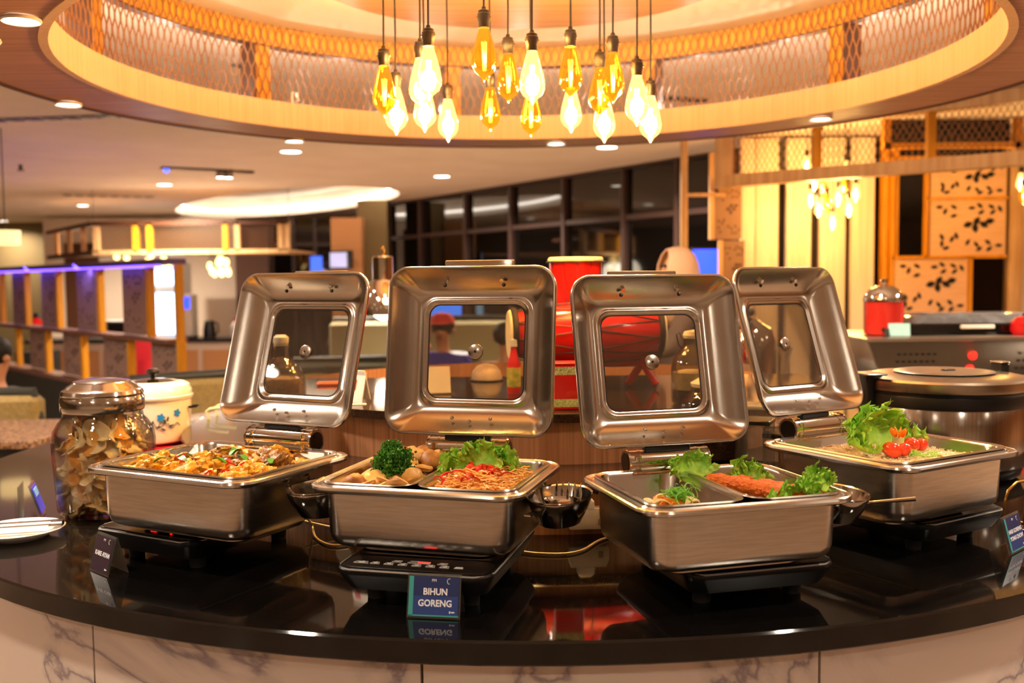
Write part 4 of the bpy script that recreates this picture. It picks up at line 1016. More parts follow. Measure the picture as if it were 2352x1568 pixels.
for k in range(nr):
    for sg in (-1, 1):
        pts = []
        for j in range(13):
            z = -Ld * .93 + 2 * Ld * .93 * j / 12; a = 2 * PI * (k + sg * .5 * (1 - abs(2 * (j / 12) - 1))) / nr; r_ = shell_r(z); pts.append(MD @ Vector((r_ * math.cos(a), r_ * math.sin(a), z)))
        b.tube(pts, .0018, 5)
b.tube([MD @ Vector((.094 * math.cos(2 * PI * j / 28), .094 * math.sin(2 * PI * j / 28), 0)) for j in range(28)], .002, 5, closed=True)
obj('rope_lacing', b, rope, t, kind='stuff')
for x in (-.135, .175):
    for s_ in (-1, 1): obj('leg', MB().tube([(x + s_ * .036, -.03 * s_, .012), (x - s_ * .034, .03 * s_, hz - .03)], .0115, 14), red, t)
obj('rail', MB().tube([(-.15, 0, .075), (.19, 0, .075)], .010, 12), red, t)
p = Q(1322, 590, 3.22)
t = thing('djembe', 'upright red goblet drum with cream skin, taller than the lids', 'drum', (p.x, 3.22, Z2))
H_ = p.z - Z2; sc2 = 1
obj('shell', MB().lathe([(.0, .0), (.062, 0), (.060, .01), (.048, .07), (.042, .13), (.052, .18), (.072, .235), (.082, .30), (.086, H_ - .012), (.080, H_ - .012)], 44), red, t)
obj('skin', MB().lathe([(0, H_ + .001), (.084, H_ - .001), (.089, H_ - .006), (.088, H_ - .014), (0, H_ - .012)], 44), drumskin, t)
obj('hoop', MB().tube([(.0925 * math.cos(2 * PI * j / 40), .0925 * math.sin(2 * PI * j / 40), H_ - .016) for j in range(40)], .0035, 6, closed=True), rope, t)
b = MB()
for k in range(12):
    a = 2 * PI * k / 12; b.tube([(.0885 * math.cos(a), .0885 * math.sin(a), H_ - .014), (.087 * math.cos(a), .087 * math.sin(a), .33), (.078 * math.cos(a + .1), .078 * math.sin(a + .1), .25)], .0014, 5)
obj('rope_lacing', b, rope, t)
t = thing('woven_box', 'small red box with green and white woven bands near the counter edge', 'box', (*Q(1302, 900, 2.55).xy, Z2), R(4))
obj('box_body', MB().slab(.075, .06, .115, .004, .002), red, t)
for k, (z, mt_) in enumerate(((.018, mat('olive_weave', '#7d8a3c', .8, col2='#c9c27a', scale=200)), (.10, mat('green_weave', '#5e7a34', .8, col2='#d0c58a', scale=220)))): obj('woven_band', MB().box(.077, .062, .020, (0, 0, z)), mt_, t, smooth=0)
obj('lid_edge', MB().slab(.078, .063, .006, .004, .002, (0, 0, .115)), redplastic, t)
t = thing('sauce_bottle', 'slim red sauce bottle with a patterned label behind the second lid pane', 'bottle', (*Q(1180, 830, 2.9).xy, Z2))
obj('bottle_body', MB().lathe([(0, 0), (.019, 0), (.020, .004), (.020, .085), (.012, .11), (.009, .125), (.009, .14), (0, .14)], 24), redplastic, t)
obj('label_band', MB().lathe([(.0205, .02), (.0208, .022), (.0208, .075), (.0205, .077)], 24), mat('bottle_label', '#d8b24c', .6, col2='#7c9a3a', scale=60), t, fix=False)
obj('cap', MB().lathe([(0, .138), (.011, .138), (.011, .158), (0, .16)], 20), white, t)
t = thing('acrylic_sign', 'blank pale acrylic sign standing behind the second lid pane', 'sign', (*Q(1002, 850, 2.9).xy, Z2), R(14))
obj('sheet', MB().box(.105, .003, .078, (-.01, 0, .042)), mat('pale_paper', '#cfc2b2', .6), t, smooth=0).rotation_euler = (R(-12), 0, 0)
obj('stand', MB().slab(.12, .05, .005, .004, .001, (-.01, 0, 0)), acrylic, t)
t = thing('glass_dome', 'small glass dome cover behind the second lid pane', 'dome', (*Q(1118, 862, 3.28).xy, Z2))
obj('dome', MB().lathe([(.052, 0), (.052, .008), (.046, .032), (.030, .050), (.0, .058)], 32), thin_glass('milky_glass', '#ffe6c8', 1, .05, haze=.5, hazecol='#ffe9d0'), t, fix=False)
obj('base', MB().lathe([(0, 0), (.058, 0), (.058, .005), (0, .005)], 32), black, t)
t = thing('folded_menu', 'white folded menu card leaning right of the leftmost lid', 'menu', (*Q(812, 905, 2.72).xy, Z2), R(-35))
obj('front_leaf', MB().box(.06, .002, .085, (0, 0, .042)), white, t, smooth=0).rotation_euler = (R(-14), 0, 0)
obj('red_print', MB().box(.02, .001, .03, (-.01, -.003, .05)), red, t, smooth=0).rotation_euler = (R(-14), 0, 0)
obj('back_leaf', MB().box(.06, .002, .082, (0, .036, .04)), white, t, smooth=0).rotation_euler = (R(14), 0, 0)
p = G(820, 929, Z2); tag(obj('paper_slip', MB().slab(.05, .02, .002, .002, .0005), white, None, tuple(p), (0, 0, R(6))), 'small white paper slip lying on the brown upper tier', 'paper')
p = G(770, 884, Z2); tag(obj('orange_scoop', MB().loft([(.11, .03, .01, 0), (.12, .036, .012, .006), (.11, .03, .01, .012)], 4), mat('orange_plastic', '#e06a2a', .4), None, tuple(p), (0, 0, R(8))), 'flat orange scoop on the upper tier behind the leftmost lid pane', 'scoop')

# jars of grain
grainm = mat('brown_grain', '#b08a5c', .7, col2='#7c5a38', scale=180, bump=.8, bscale=250); ricew = mat('white_rice', '#e2d0ac', .6, col2='#c8b48c', scale=200, bump=.6, bscale=250); beans = mat('black_beans', '#2a1710', .35, col2='#6a4630', scale=170, lo=.5, hi=.8, bump=.9, bscale=200)
def jar(p, prof, fills, label, lidp=None, wire=False):
    t = thing('glass_jar', label, 'jar', p)
    obj('glass_body', MB().lathe(prof, 44).lathe([(max(r_ - .004, 0), z + .004 if i < 3 else z) for i, (r_, z) in enumerate(prof)][::-1], 44), glass, t, fix=False)
    for nm, f_, m_ in fills: obj(nm, MB().lathe(f_, 36), m_, t, kind='stuff')
    if lidp: obj('stopper', MB().lathe(lidp, 24), mat('glass_stopper', '#d8cdb8', .2), t)
    if wire:
        zt = prof[-1][1]
        for s_ in (-1, 1): obj('wire_clip', MB().tube([(s_ * .030, 0, zt - .03), (s_ * .040, -.004, zt - .02), (s_ * .044, 0, zt + .005), (s_ * .036, .004, zt + .012), (s_ * .030, 0, zt - .005)], .0016, 6), darksteel, t)
    return t
p = Q(648, 900, 2.66)
jar((p.x, p.y, Z1), [(0, 0), (.056, 0), (.062, .006), (.064, .03), (.064, .19), (.060, .215), (.040, .245), (.020, .262), (.018, .285), (.021, .29), (.021, .30)],
    [('grain', [(0, .006), (.057, .006), (.0595, .03), (.0595, .075), (0, .078)], mat('tan_grain', '#c99660', .7, col2='#a87444', scale=180, bump=.8, bscale=250)), ('grain_top', [(0, .078), (.0595, .0765), (.0595, .185), (.050, .205), (0, .212)], grainm)],
    'tall narrow-necked glass jar of brown grain behind the leftmost lid pane', [(0, .292), (.017, .292), (.021, .303), (.021, .315), (.012, .322), (0, .322)])
p = Q(1592, 900, 2.62)
jar((p.x, p.y, Z2), [(0, 0), (.050, 0), (.056, .006), (.058, .03), (.058, .095), (.052, .120), (.034, .145), (.026, .155), (.026, .175), (.029, .178)],
    [('black_rice', [(0, .006), (.052, .006), (.0535, .03), (.0535, .040), (0, .040)], beans), ('white_rice', [(0, .0405), (.0535, .0405), (.0535, .085), (.03, .090), (0, .091)], ricew)],
    'clip-top glass jar of white over black rice behind the third lid pane', [(0, .174), (.026, .174), (.028, .182), (.024, .192), (0, .197)], True)
p = Q(1640, 1000, 2.52)
jar((p.x, p.y, Z1), [(0, 0), (.075, 0), (.084, .008), (.086, .03), (.086, .13), (.080, .155), (.060, .175), (.058, .19)],
    [('black_beans', [(0, .008), (.074, .008), (.080, .03), (.0812, .09), (.05, .094), (0, .095)], beans)],
    'wide glass jar of dark beans on the ledge below the third lid', [(0, .186), (.058, .186), (.060, .196), (.04, .208), (0, .210)])
# clear acrylic cereal bins right of the third lid
for k, (px, w_, h_, lb) in enumerate(((1745, .085, .14, 'clear acrylic bin with dark lid band between the third and fourth lids'), (1790, .05, .09, 'short clear acrylic cup bin beside the tall acrylic bin'))):
    q = G(px, 1072, Z1); t = thing('acrylic_bin', lb, 'container', (q.x, q.y + .05, Z1), R(-24))
    obj('bin_wall', MB().slab(w_, w_, h_, .008, .002), acrylic, t); obj('bin_band', MB().slab(w_ + .003, w_ + .003, .012, .008, .002, (0, 0, h_ * .72)), darksteel, t); obj('bin_lid', MB().slab(w_ + .006, w_ + .006, .008, .008, .002, (0, 0, h_)), acrylic, t)

# crumpled clear plastic bag and pale wire rack, left of the leftmost lid
p = G(520, 1022, ZC)
b = MB().sph(1, n=40, m_=22); b.v = [(v[0] * .17, v[1] * .11, max(0, .045 + v[2] * .062)) for v in b.v]
b.v = [tuple(Vector(v) + Vector((noise.noise(Vector(v) * 28), noise.noise(Vector(v) * 28 + Vector((5, 0, 0))), max(0, noise.noise(Vector(v) * 26 + Vector((0, 7, 0)))))) * .03 + Vector((noise.cell(Vector(v) * 40), noise.cell(Vector(v) * 44), 0)) * .006) for v in b.v]
o = obj('plastic_bag', b, mat('crumpled_plastic', '#8d8278', .3, spec=.5, col2='#6a6058', scale=30, coat=.2), None, (p.x - .0, p.y + .12, ZC), smooth=12); tag(o, 'crumpled clear plastic bag on the counter left of the leftmost lid', 'bag')
A_ = [Q(x, y, 3.35) for x, y in ((442, 1026), (446, 988), (450, 978), (476, 972), (480, 962), (474, 944), (482, 939), (522, 934))]
q = A_[0]; t = thing('wire_rack', 'pale bent wire rack behind the enamel pot', 'rack', (q.x, q.y, ZC))
obj('wire', MB().tube([Vector((0, 0, 0))] + [a - Vector((q.x, q.y, ZC)) for a in A_], .005, 8), mat('pale_green_wire', '#b9b98c', .4), t)
obj('wire', MB().tube([Vector((.0, .10, 0))] + [a - Vector((q.x, q.y - .1, ZC)) for a in A_], .005, 8), bpy.data.materials['pale_green_wire'], t)
p = G(470, 1052, ZC); tag(obj('black_cord_loop', MB().tube([(.045 * math.cos(2 * PI * j / 24), .03 * math.sin(2 * PI * j / 24), .02 + .012 * math.cos(2 * PI * j / 24)) for j in range(24)], .004, 8, closed=True), black, None, (p.x, p.y, ZC)), 'loop of black cord beside the red stove', 'cord')
p = G(2349, 1222, ZC); q = [(0, 0, .003), (-.006, 0, .03), (-.002, 0, .06), (.01, 0, .085), (.04, 0, .10), (.09, 0, .10)]
t = thing('gold_wire_stand', 'shiny gold wire stand cut by the right picture edge', 'stand', (p.x + .006, p.y, ZC), R(30)); obj('wire', MB().tube(q, .003, 8), brass, t); obj('wire', MB().tube([(x, y + .05, z) for x, y, z in q], .003, 8), brass, t)
obj('base_ring', MB().tube([(0, 0, .003), (.05, -.02, .003), (.09, .02, .003), (.05, .07, .003), (0, .05, .003)], .003, 8, closed=True), brass, t)

# chrome heat lamp on its post behind the second lid
p = Q(880, 650, 4.3); HX = p.x
zb = Q(880, 722, 4.3).z
t = thing('heat_lamp', 'chrome carving-station heat lamp glowing between the first two lids', 'heat lamp', (HX, 4.3, ZC))
obj('lamp_shade', MB().lathe([(.088, zb - ZC), (.085, zb - ZC + .03), (.076, zb - ZC + .09), (.056, zb - ZC + .14), (.045, zb - ZC + .15), (.045, zb - ZC + .245), (.040, zb - ZC + .252), (0, zb - ZC + .254), (0, zb - ZC + .24), (.038, zb - ZC + .14), (.068, zb - ZC + .09), (.082, zb - ZC + .002)], 44), chrome, t)
obj('heat_bulb', MB().sph(.055, (0, 0, zb - ZC + .030), 20, 12), mat('heat_bulb', '#fff0d8', .4, emit='#ffe2c0', es=6), t)
obj('post', MB().tube([(.16, .06, .02), (.16, .06, zb - ZC + .06), (.15, .055, zb - ZC + .11), (.12, .045, zb - ZC + .13), (.03, .01, zb - ZC + .17)], .008, 12), chrome, t); obj('hook', MB().tube([(0, 0, zb - ZC + .25), (.006, 0, zb - ZC + .275), (0, 0, zb - ZC + .295), (-.006, 0, zb - ZC + .28)], .004, 8), brass, t)
obj('base', MB().lathe([(0, 0), (.09, 0), (.09, .012), (.02, .022), (0, .022)], 32, (.16, .06, 0)), chrome, t)
light('POINT', (0, 0, zb - ZC - .03), 1.2, AMBER, .04, t)

# ================================================================== PENDANT BULBS
BULBS = [  # x of bulb, y of socket top, y of tip, distance, lit?
 (884, 99, 270, 2.66, 0), (911, 182, 311, 2.88, 1), (967, 97, 250, 2.72, 1), (986, 60, 232, 2.52, 1), (976, 175, 305, 2.86, 1), (1030, 204, 327, 3.18, 1), (1113, 36, 190, 2.52, 0), (1127, 184, 303, 3.10, 0),
 (1168, 90, 238, 2.76, 0), (1223, 97, 243, 2.52, 1), (1220, 188, 316, 3.0, 0), (1311, 85, 226, 2.66, 0), (1312, 180, 306, 3.0, 1), (1378, 138, 268, 2.82, 0), (1408, 90, 238, 2.70, 0), (1388, 205, 329, 2.9, 1), (1463, 146, 291, 2.70, 1), (1494, 195, 329, 2.90, 1)]
def pendant(loc, label, lit, ztop_, parts=True, sc_=1.0, power=P_BULB, group='filament bulbs under the canopy'):
    # origin at the bulb tip
    t = thing('pendant_bulb', label, 'pendant bulb', loc, 0, group)
    s_ = sc_
    b = MB().lathe([(0, 0), (.003, .003), (.010, .014), (.024, .026), (.031, .040), (.032, .052), (.028, .078), (.019, .112), (.0135, .130), (.0125, .136)], 24)
    b.v = [(x * s_, y * s_, z * s_) for x, y, z in b.v]
    obj('glass_bulb', b, litglass if lit else amberglass, t, smooth=60, fix=False)
    b = MB()
    for k in range(4):
        a = PI / 2 * k + .4; x, y = .006 * s_ * math.cos(a), .006 * s_ * math.sin(a)
        b.tube([(x * .5, y * .5, .030 * s_), (x, y, .10 * s_)], .0014 * s_, 5)
    obj('filament', b, filament_hot if lit else filament, t)
    b = MB().lathe([(0, .136), (.014, .134), (.0145, .150), (.016, .152), (.0165, .168), (.0145, .170), (.014, .176), (.006, .180), (.005, .186), (0, .186)], 20); b.v = [(x * s_, y * s_, z * s_) for x, y, z in b.v]
    so = obj('socket', b, mat_socket, t)
    if parts:
        for q in (-1, 1): obj('socket_screw', MB().sph(.0025, (q * .0165, -.003, .160), 8, 5), brass, so)
    obj('cord', MB().tube([(0, 0, .185 * s_), (.001, 0, (ztop_ - loc[2]) * .5), (0, 0, ztop_ - loc[2])], .0028, 6), mat_cord, t)
    light('POINT', (0, 0, .06 * s_), power * (1 if lit else .45), AMBER, .022 if lit else .005, t)
    return t
mat_socket = mat('socket_black', '#1e1510', .4); mat_cord = mat('cord_black', '#140e0b', .6)
order = sorted(range(len(BULBS)), key=lambda k: BULBS[k][0])
ords = ['leftmost', 'second', 'third', 'fourth', 'fifth', 'sixth', 'seventh', 'eighth', 'ninth']
for n_, k in enumerate(order):
    x, ys, yt, D_, lit = BULBS[k]; loc = Q(x, yt, D_)
    side = n_ if n_ < 9 else 17 - n_
    pos = (ords[side] + (' from the left' if side else '') if n_ < 9 else (('rightmost') if side == 0 else ords[side] + ' from the right'))
    lb = ('glowing' if lit else 'dim amber') + ' pear-shaped filament bulb on a black cord, ' + pos + (', hanging low' if yt > 280 else ', hanging high')
    pendant(tuple(loc), lb, lit, 2.455)
# ================================================================== BACKGROUND, RIGHT
def leaf_poly(L_, w_, n_=5):
    a = [(-L_ / 2 + L_ * i / n_, w_ / 2 * math.sin(PI * i / n_)) for i in range(n_ + 1)]
    return a + [(x, -y) for x, y in a[1:-1]][::-1]
LEAF_ME = {}
def leaf_mesh(mt, L_=.1, w_=.045):
    k = (mt.name, L_, w_)
    if k not in LEAF_ME: LEAF_ME[k] = MB().prism([(x, y) for x, y in leaf_poly(L_, w_)][::-1], .006, 0, M=RX(PI / 2)).mesh('leaf', mt, 0)
    return LEAF_ME[k]
MOTIF = [(.18, .80, 70), (.30, .72, 20), (.30, .88, -30), (.10, .88, 0), (.55, .86, 0), (.66, .90, -40), (.68, .78, 35), (.82, .88, -30), (.84, .78, 40), (.94, .84, -60),
         (.14, .34, -60), (.14, .22, 90), (.28, .30, 60), (.20, .14, 20), (.34, .36, -70), (.50, .24, 60), (.62, .20, -50), (.66, .12, 30), (.78, .24, -40), (.80, .12, 40), (.93, .18, 0),
         ]
FLOWER = [(.50, .56, 20, 1.9), (.62, .62, 60, 1.8), (.72, .56, -30, 2.0), (.60, .50, -80, 1.6), (.80, .62, 10, 1.4)]
def leaf_panel(parent, w_, h_, loc, board, leafm, deg=0, tiles=1, s_=1.0):
    p = obj('leaf_panel', MB().box(w_, .02, h_, (0, 0, h_ / 2)), board, parent, loc, (0, 0, R(deg)), smooth=0)
    for tl_ in range(tiles):
        hh = h_ / tiles
        for u, v, a in MOTIF:
            link('leaf', leaf_mesh(leafm, .075 * s_, .034 * s_), p, ((u - .5) * w_ * .95, -.009, (tl_ + v) * hh), (0, R(-a), 0))
        for u, v, a, k in FLOWER:
            link('petal', leaf_mesh(leafm, .10 * s_, .06 * s_), p, ((u - .5) * w_ * .95, -.009, (tl_ + v) * hh), (0, R(-a), 0))
    return p
YR = 8.0
leafdark = mat('leaf_cutout_dark', '#14100f', .8)
boardm = mat('panel_board', '#e6b88a', .55, col2='#dcab7a', scale=6, stretch=(1, 1, 12))
sw = thing('slatted_wall', 'tall cream slatted wall with dark gaps, brightly lit at the right', 'wall', (0, YR, 0))
def X_(px, Y=YR): return Q(px, 500, Y).x
def Z_(px, py, Y=YR): return Q(px, py, Y).z
for a, c in ((1700, 1732), (1734, 1786), (1804, 1861), (1880, 1940), (1953, 2006)):
    obj('slat', MB().slab(X_(c) - X_(a), .06, 2.54, .006, .003, ((X_(a) + X_(c)) / 2, 0, 0)), creamslat, sw)
for a, c in ((2021, 2033), (2040, 2056), (2309, 2340)):
    obj('gold_post', MB().slab(X_(c) - X_(a), .10, 2.54, .006, .003, ((X_(a) + X_(c)) / 2, -.03, 0)), orangewood if a < 2300 else palewood, sw)
obj('cream_return', MB().box(.5, .05, 2.54, (X_(2345) + .27, .05, 1.27)), creamslat, sw)
b = MB().box(3.2, .05, 2.54, ((X_(1700) + X_(2352)) / 2 + .5, .16, 1.27)); obj('back_board', b, mat('dark_back_board', '#2b1a12', .6), sw)
# framed leaf panels with two dark glass openings
fr = thing('leaf_panel_frame', 'orange wood frame holding cut-out leaf panels at the right', 'screen', (0, YR - .08, 0))
YF = YR - .08
def fx(px): return Q(px, 500, YF).x
def fz(py, px=2200): return Q(px, py, YF).z
leaf_panel(fr, fx(2309) - fx(2135), fz(370) - fz(453), ((fx(2309) + fx(2135)) / 2, 0, fz(453)), boardm, leafdark, tiles=1, s_=.72)
leaf_panel(fr, fx(2309) - fx(2135), fz(460) - fz(587), ((fx(2309) + fx(2135)) / 2, 0, fz(587)), boardm, leafdark, tiles=1, s_=.80)
leaf_panel(fr, fx(2223) - fx(2054), fz(594) - fz(725), ((fx(2223) + fx(2054)) / 2, 0, fz(725)), boardm, leafdark, tiles=1, s_=.80)
for a, c, t0, t1 in ((2058, 2117, 388, 585), (2236, 2303, 595, 738)):
    obj('dark_opening', MB().box(fx(c) - fx(a), .015, fz(t0) - fz(t1), ((fx(a) + fx(c)) / 2, .015, (fz(t0) + fz(t1)) / 2)), nightglass, fr, smooth=0)
for px, t0, t1 in ((2126, 360, 590), (2229, 590, 740), (2048, 360, 740)): obj('stile', MB().box(.03, .05, fz(t0) - fz(t1), (fx(px), 0, (fz(t0) + fz(t1)) / 2)), orangewood, fr, smooth=0)
for py, a, c in ((456, 2126, 2312), (590, 2048, 2312), (732, 2048, 2312), (362, 2048, 2312)): obj('rail', MB().box(fx(c) - fx(a), .05, .025, ((fx(a) + fx(c)) / 2, 0, fz(py))), orangewood, fr, smooth=0)
# wooden pergola beam in front of the slatted wall, rising towards the camera at the right
def beam(name, A, B, h_, d_, mt, par):
    A, B = Vector(A), Vector(B); L_ = (B - A).length; a = math.atan2(B.y - A.y, B.x - A.x)
    return obj(name, MB().box(L_, d_, h_, (L_ / 2, 0, 0)), mt, par, tuple(A), (0, 0, a), smooth=0)
pg = thing('wooden_pergola', 'pale wooden pergola frame with gold mesh above the right side counter', 'pergola', (0, 0, 0))
zlo = 2.20
A = Vector(Q(1662, 400, 7.3)); B = Vector(Q(2440, 330, 5.9)); zA = 2.14
beam('lower_beam', (A.x, A.y, zA), (B.x, B.y, zA), .085, .10, palewood, pg)
beam('upper_beam', (A.x, A.y, 2.515), (B.x, B.y, 2.515), .08, .10, palewood, pg)
obj('corner_post', MB().box(.11, .10, .46, (A.x, A.y, 2.325)), palewood, pg, smooth=0)
beam('side_beam', (A.x, A.y, zA), (A.x + .15, 7.95, zA), .085, .08, palewood, pg)
beam('side_beam', (A.x, A.y, 2.515), (A.x + .15, 7.95, 2.515), .08, .08, palewood, pg)
for u in (.32, .66): q = A.lerp(B, u); obj('beam_post', MB().box(.05, .05, .4, (q.x, q.y, 2.33)), orangewood, pg, smooth=0)
L_ = (B - A).xy.length; ag = math.atan2(B.y - A.y, B.x - A.x)
b = MB(); mesh_strands(b, lambda u, z, d: (u, d, z), L_, .29, .020, .07, .004); obj('mesh_screen', b, goldmesh, pg, (A.x, A.y, 2.185), (0, 0, ag), smooth=0, fix=False, kind='stuff')
b = MB(); mesh_strands(b, lambda u, z, d: (d, u, z), 7.9 - A.y, .29, .020, .07, .004); obj('mesh_screen', b, goldmesh, pg, (A.x + .08, A.y, 2.185), smooth=0, fix=False, kind='stuff')
# high grille with dark honeycomb
gr = thing('ceiling_grille', 'orange framed dark honeycomb grille high at the top right', 'grille', (0, 7.2, 0))
gx0, gx1, gz0, gz1 = Q(2045, 330, 7.2).x, Q(2328, 300, 7.2).x, Q(2180, 328, 7.2).z, Q(2180, 262, 7.2).z
obj('dark_board', MB().box(gx1 - gx0, .02, gz1 - gz0, ((gx0 + gx1) / 2, .06, (gz0 + gz1) / 2)), mat('grille_dark', '#1c1413', .7), gr, smooth=0)
for z in (gz0 - .02, gz1 + .02): obj('frame_rail', MB().box(gx1 - gx0 + .1, .06, .04, ((gx0 + gx1) / 2, 0, z)), orangewood, gr, smooth=0)
for x in (gx0 - .03, gx1 + .03): obj('frame_stile', MB().box(.05, .06, gz1 - gz0 + .08, (x, 0, (gz0 + gz1) / 2)), orangewood, gr, smooth=0)
b = MB(); mesh_strands(b, lambda u, z, d: (u, d, z), gx1 - gx0, gz1 - gz0, .05, .11, .008); obj('mesh_screen', b, mat('brown_mesh', '#6b3c22', .5), gr, (gx0, 0, gz0), smooth=0, fix=False, kind='stuff')
# pale posts and unlit leaf panel between windows and slats
pp = thing('pale_post', 'slim pale wooden post in front of the dark windows', 'post', (Q(1571, 500, 7.6).x, 7.6, 0)); obj('shaft', MB().slab(.05, .05, 2.54, .004, .002), palewood, pp); obj('cross_bar', MB().box(.30, .03, .025, (.16, 0, Q(1571, 448, 7.6).z)), palewood, pp, smooth=0); obj('foot_plate', MB().slab(.10, .10, .01, .004, .002), palewood, pp)
gp = thing('carved_screen', 'carved leaf screen, shade in its grey brown colour, hanging left of the cream slats', 'screen', (0, 7.75, 0))
gb = mat('unlit_board', '#8d6a50', .6); gl_ = mat('unlit_leaf_cutout', '#4d352a', .7)  # lack of light put into the grey brown board and cut-out colours
x0_, x1_ = Q(1640, 480, 7.75).x, Q(1703, 480, 7.75).x
leaf_panel(gp, x1_ - x0_, Q(1670, 425, 7.75).z - Q(1670, 550, 7.75).z, ((x0_ + x1_) / 2, 0, Q(1670, 550, 7.75).z), gb, gl_, s_=.36)
leaf_panel(gp, (x1_ - x0_) * .8, Q(1670, 552, 7.75).z - Q(1670, 700, 7.75).z, ((x0_ + x1_) / 2 + .05, .02, Q(1670, 700, 7.75).z), gb, gl_, s_=.36)
obj('edge_post', MB().box(.035, .05, Q(1630, 350, 7.75).z - Q(1630, 550, 7.75).z, (x0_ - .02, 0, (Q(1630, 350, 7.75).z + Q(1630, 550, 7.75).z) / 2)), palewood, gp, smooth=0)
obj('lower_post', MB().box(.03, .05, Q(1655, 552, 7.75).z, (x0_ + .05, 0, Q(1655, 552, 7.75).z / 2)), palewood, gp, smooth=0)
# blue television
p = Q(1628, 602, 8.3); t = thing('television', 'television glowing blue right of the woman in the beige headscarf', 'television', (p.x, 8.3, p.z), R(4))
obj('casing', MB().slab(.30, .05, .24, .01, .004, (0, 0, -.12)), black, t); obj('screen', MB().box(.28, .004, .21, (0, -.028, 0)), bluelit, t, smooth=0); obj('stand', MB().box(.05, .05, p.z - .12, (0, .01, -(p.z - .12) / 2 - .12)), black, t, smooth=0)
# pendant cluster over the right counter
mini = None; rn = random.Random(21)
SP = [(1853, 402, 1), (1870, 440, 1), (1862, 478, 1), (1880, 500, 1), (1900, 490, 0), (1912, 530, 1), (1890, 455, 0), (1943, 412, 1), (1938, 450, 0), (1965, 465, 1), (1950, 500, 1), (1925, 475, 1), (2344, 440, 1), (2350, 470, 0)]
for k, (px, py, lit) in enumerate(SP):
    l_ = tuple(Q(px, py, 7.25 + .12 * rn.uniform(-1, 1)))
    nm = ords[k] if k < 9 else ['tenth', 'eleventh', 'twelfth'][k - 9] if k < 12 else ''
    lb = 'small glowing filament bulb in the bright cluster before the cream slats' if k < 12 else 'small glowing filament bulb at the right picture edge'
    pendant(l_, lb, lit, 2.56, False, 1.0, P_BULB * .5, 'bulb cluster over the right side counter' if k < 12 else 'bulbs at the right picture edge')
# right side counter with heated station, juice dispenser, grill
sc_b = thing('side_counter', 'black topped service counter behind the rice cooker at the right', 'counter', (2.75, 5.05, 0))
obj('carcass', MB().slab(2.2, .95, .83, .01, .003, (0, 0, 0)), brownwood, sc_b); obj('worktop', MB().slab(2.26, 1.0, .04, .01, .003, (0, 0, .83)), granite, sc_b)
hs = thing('heated_station', 'stainless heated station with perforated sloping front and red lamps', 'warming station', (2.18, 4.98, ZC))
w0, w1 = 1.04, .80
obj('station_body', MB().loft([(w1, .5, .01, 0), (w1 + .02, .52, .01, .06), (w0, .70, .01, .262), (w0 + .02, .72, .012, .27), (w0 + .02, .72, .012, .285), (w0, .70, .01, .288)], 3), mat('station_steel', '#a89c8c', .3, .9), hs)
sl = math.atan2(.09, .20)
M_ = T(0, -.305, .16) @ RX(-sl * -1)
slot = MB().box(.016, .004, .007).mesh('vent_slot', black, 0)
for side in (-1, 1):
    for i in range(7):
        for j in range(4):
            z = .10 + .036 * j; y = -.26 - (z - .06) * .45; o = link('vent_slot', slot, hs, (side * (.20 + .028 * i), y - .002, z), (-math.atan(.45), 0, 0))
for x, z in ((-.02, .20), (-.02, .135)): obj('indicator_lamp', MB().sph(.021, (x, -.26 - (z - .06) * .45 - .002, z), 14, 8, (1, .5, 1)), mat('red_lamp', '#ff2010', .3, emit='#ff2418', es=1.4), hs)
zt = ZC + .289
t = thing('contact_grill', 'low black grill with a smoked glass cover on the heated station', 'grill', (2.30, 5.0, zt), 0)
obj('grill_base', MB().slab(.78, .42, .055, .02, .008), blackgloss, t); obj('glass_cover', MB().loft([(.76, .40, .03, .056), (.70, .34, .05, .085), (.5, .2, .05, .100)], 5), thin_glass('smoked_cover', '#8a8078', 1, .05, haze=.3), t)
obj('cover_handle', MB().slab(.16, .02, .018, .004, .002, (-.06, -.215, .03)), white, t)
for sx in (-1, 1): obj('foot', MB().lathe([(0, -.001), (.015, -.001), (.015, .003), (0, .003)], 10, (sx * .3, -.15, 0)), rubber, t)
p = Q(2022, 780, 4.86)
t = thing('juice_dispenser', 'clear drink dispenser full of red juice under a chrome lid', 'drink dispenser', (p.x, 4.82, zt))
obj('tank', MB().lathe([(0, .0), (.075, .0), (.088, .008), (.090, .16), (.088, .162)], 36), mat('red_juice', '#f0403a', .15, coat=.6, sss=.2), t)
obj('glass_wall', MB().lathe([(.092, 0), (.094, .17), (.092, .17)], 36), glass, t, fix=False)
obj('chrome_lid', MB().lathe([(.095, .165), (.097, .172), (.090, .195), (.070, .222), (.040, .238), (0, .242)], 36), chrome, t); obj('lid_knob', MB().lathe([(0, .24), (.012, .242), (.010, .255), (.018, .262), (.018, .27), (0, .276)], 20), chrome, t)
obj('tap', MB().tube([(-.03, -.085, .03), (-.03, -.12, .03), (-.03, -.125, .0)], .012, 12), black, t)
t = thing('counter_sign', 'small pale blue sign on the heated station beside the juice', 'sign', (*Q(2066, 775, 4.7).xy, zt), R(-4)); obj('card', MB().box(.10, .003, .062, (0, 0, .032)), mat('pale_blue', '#9fd0cf', .5), t, smooth=0).rotation_euler = (R(-10), 0, 0); obj('stand', MB().box(.11, .03, .004, (0, .004, .002)), acrylic, t, smooth=0)
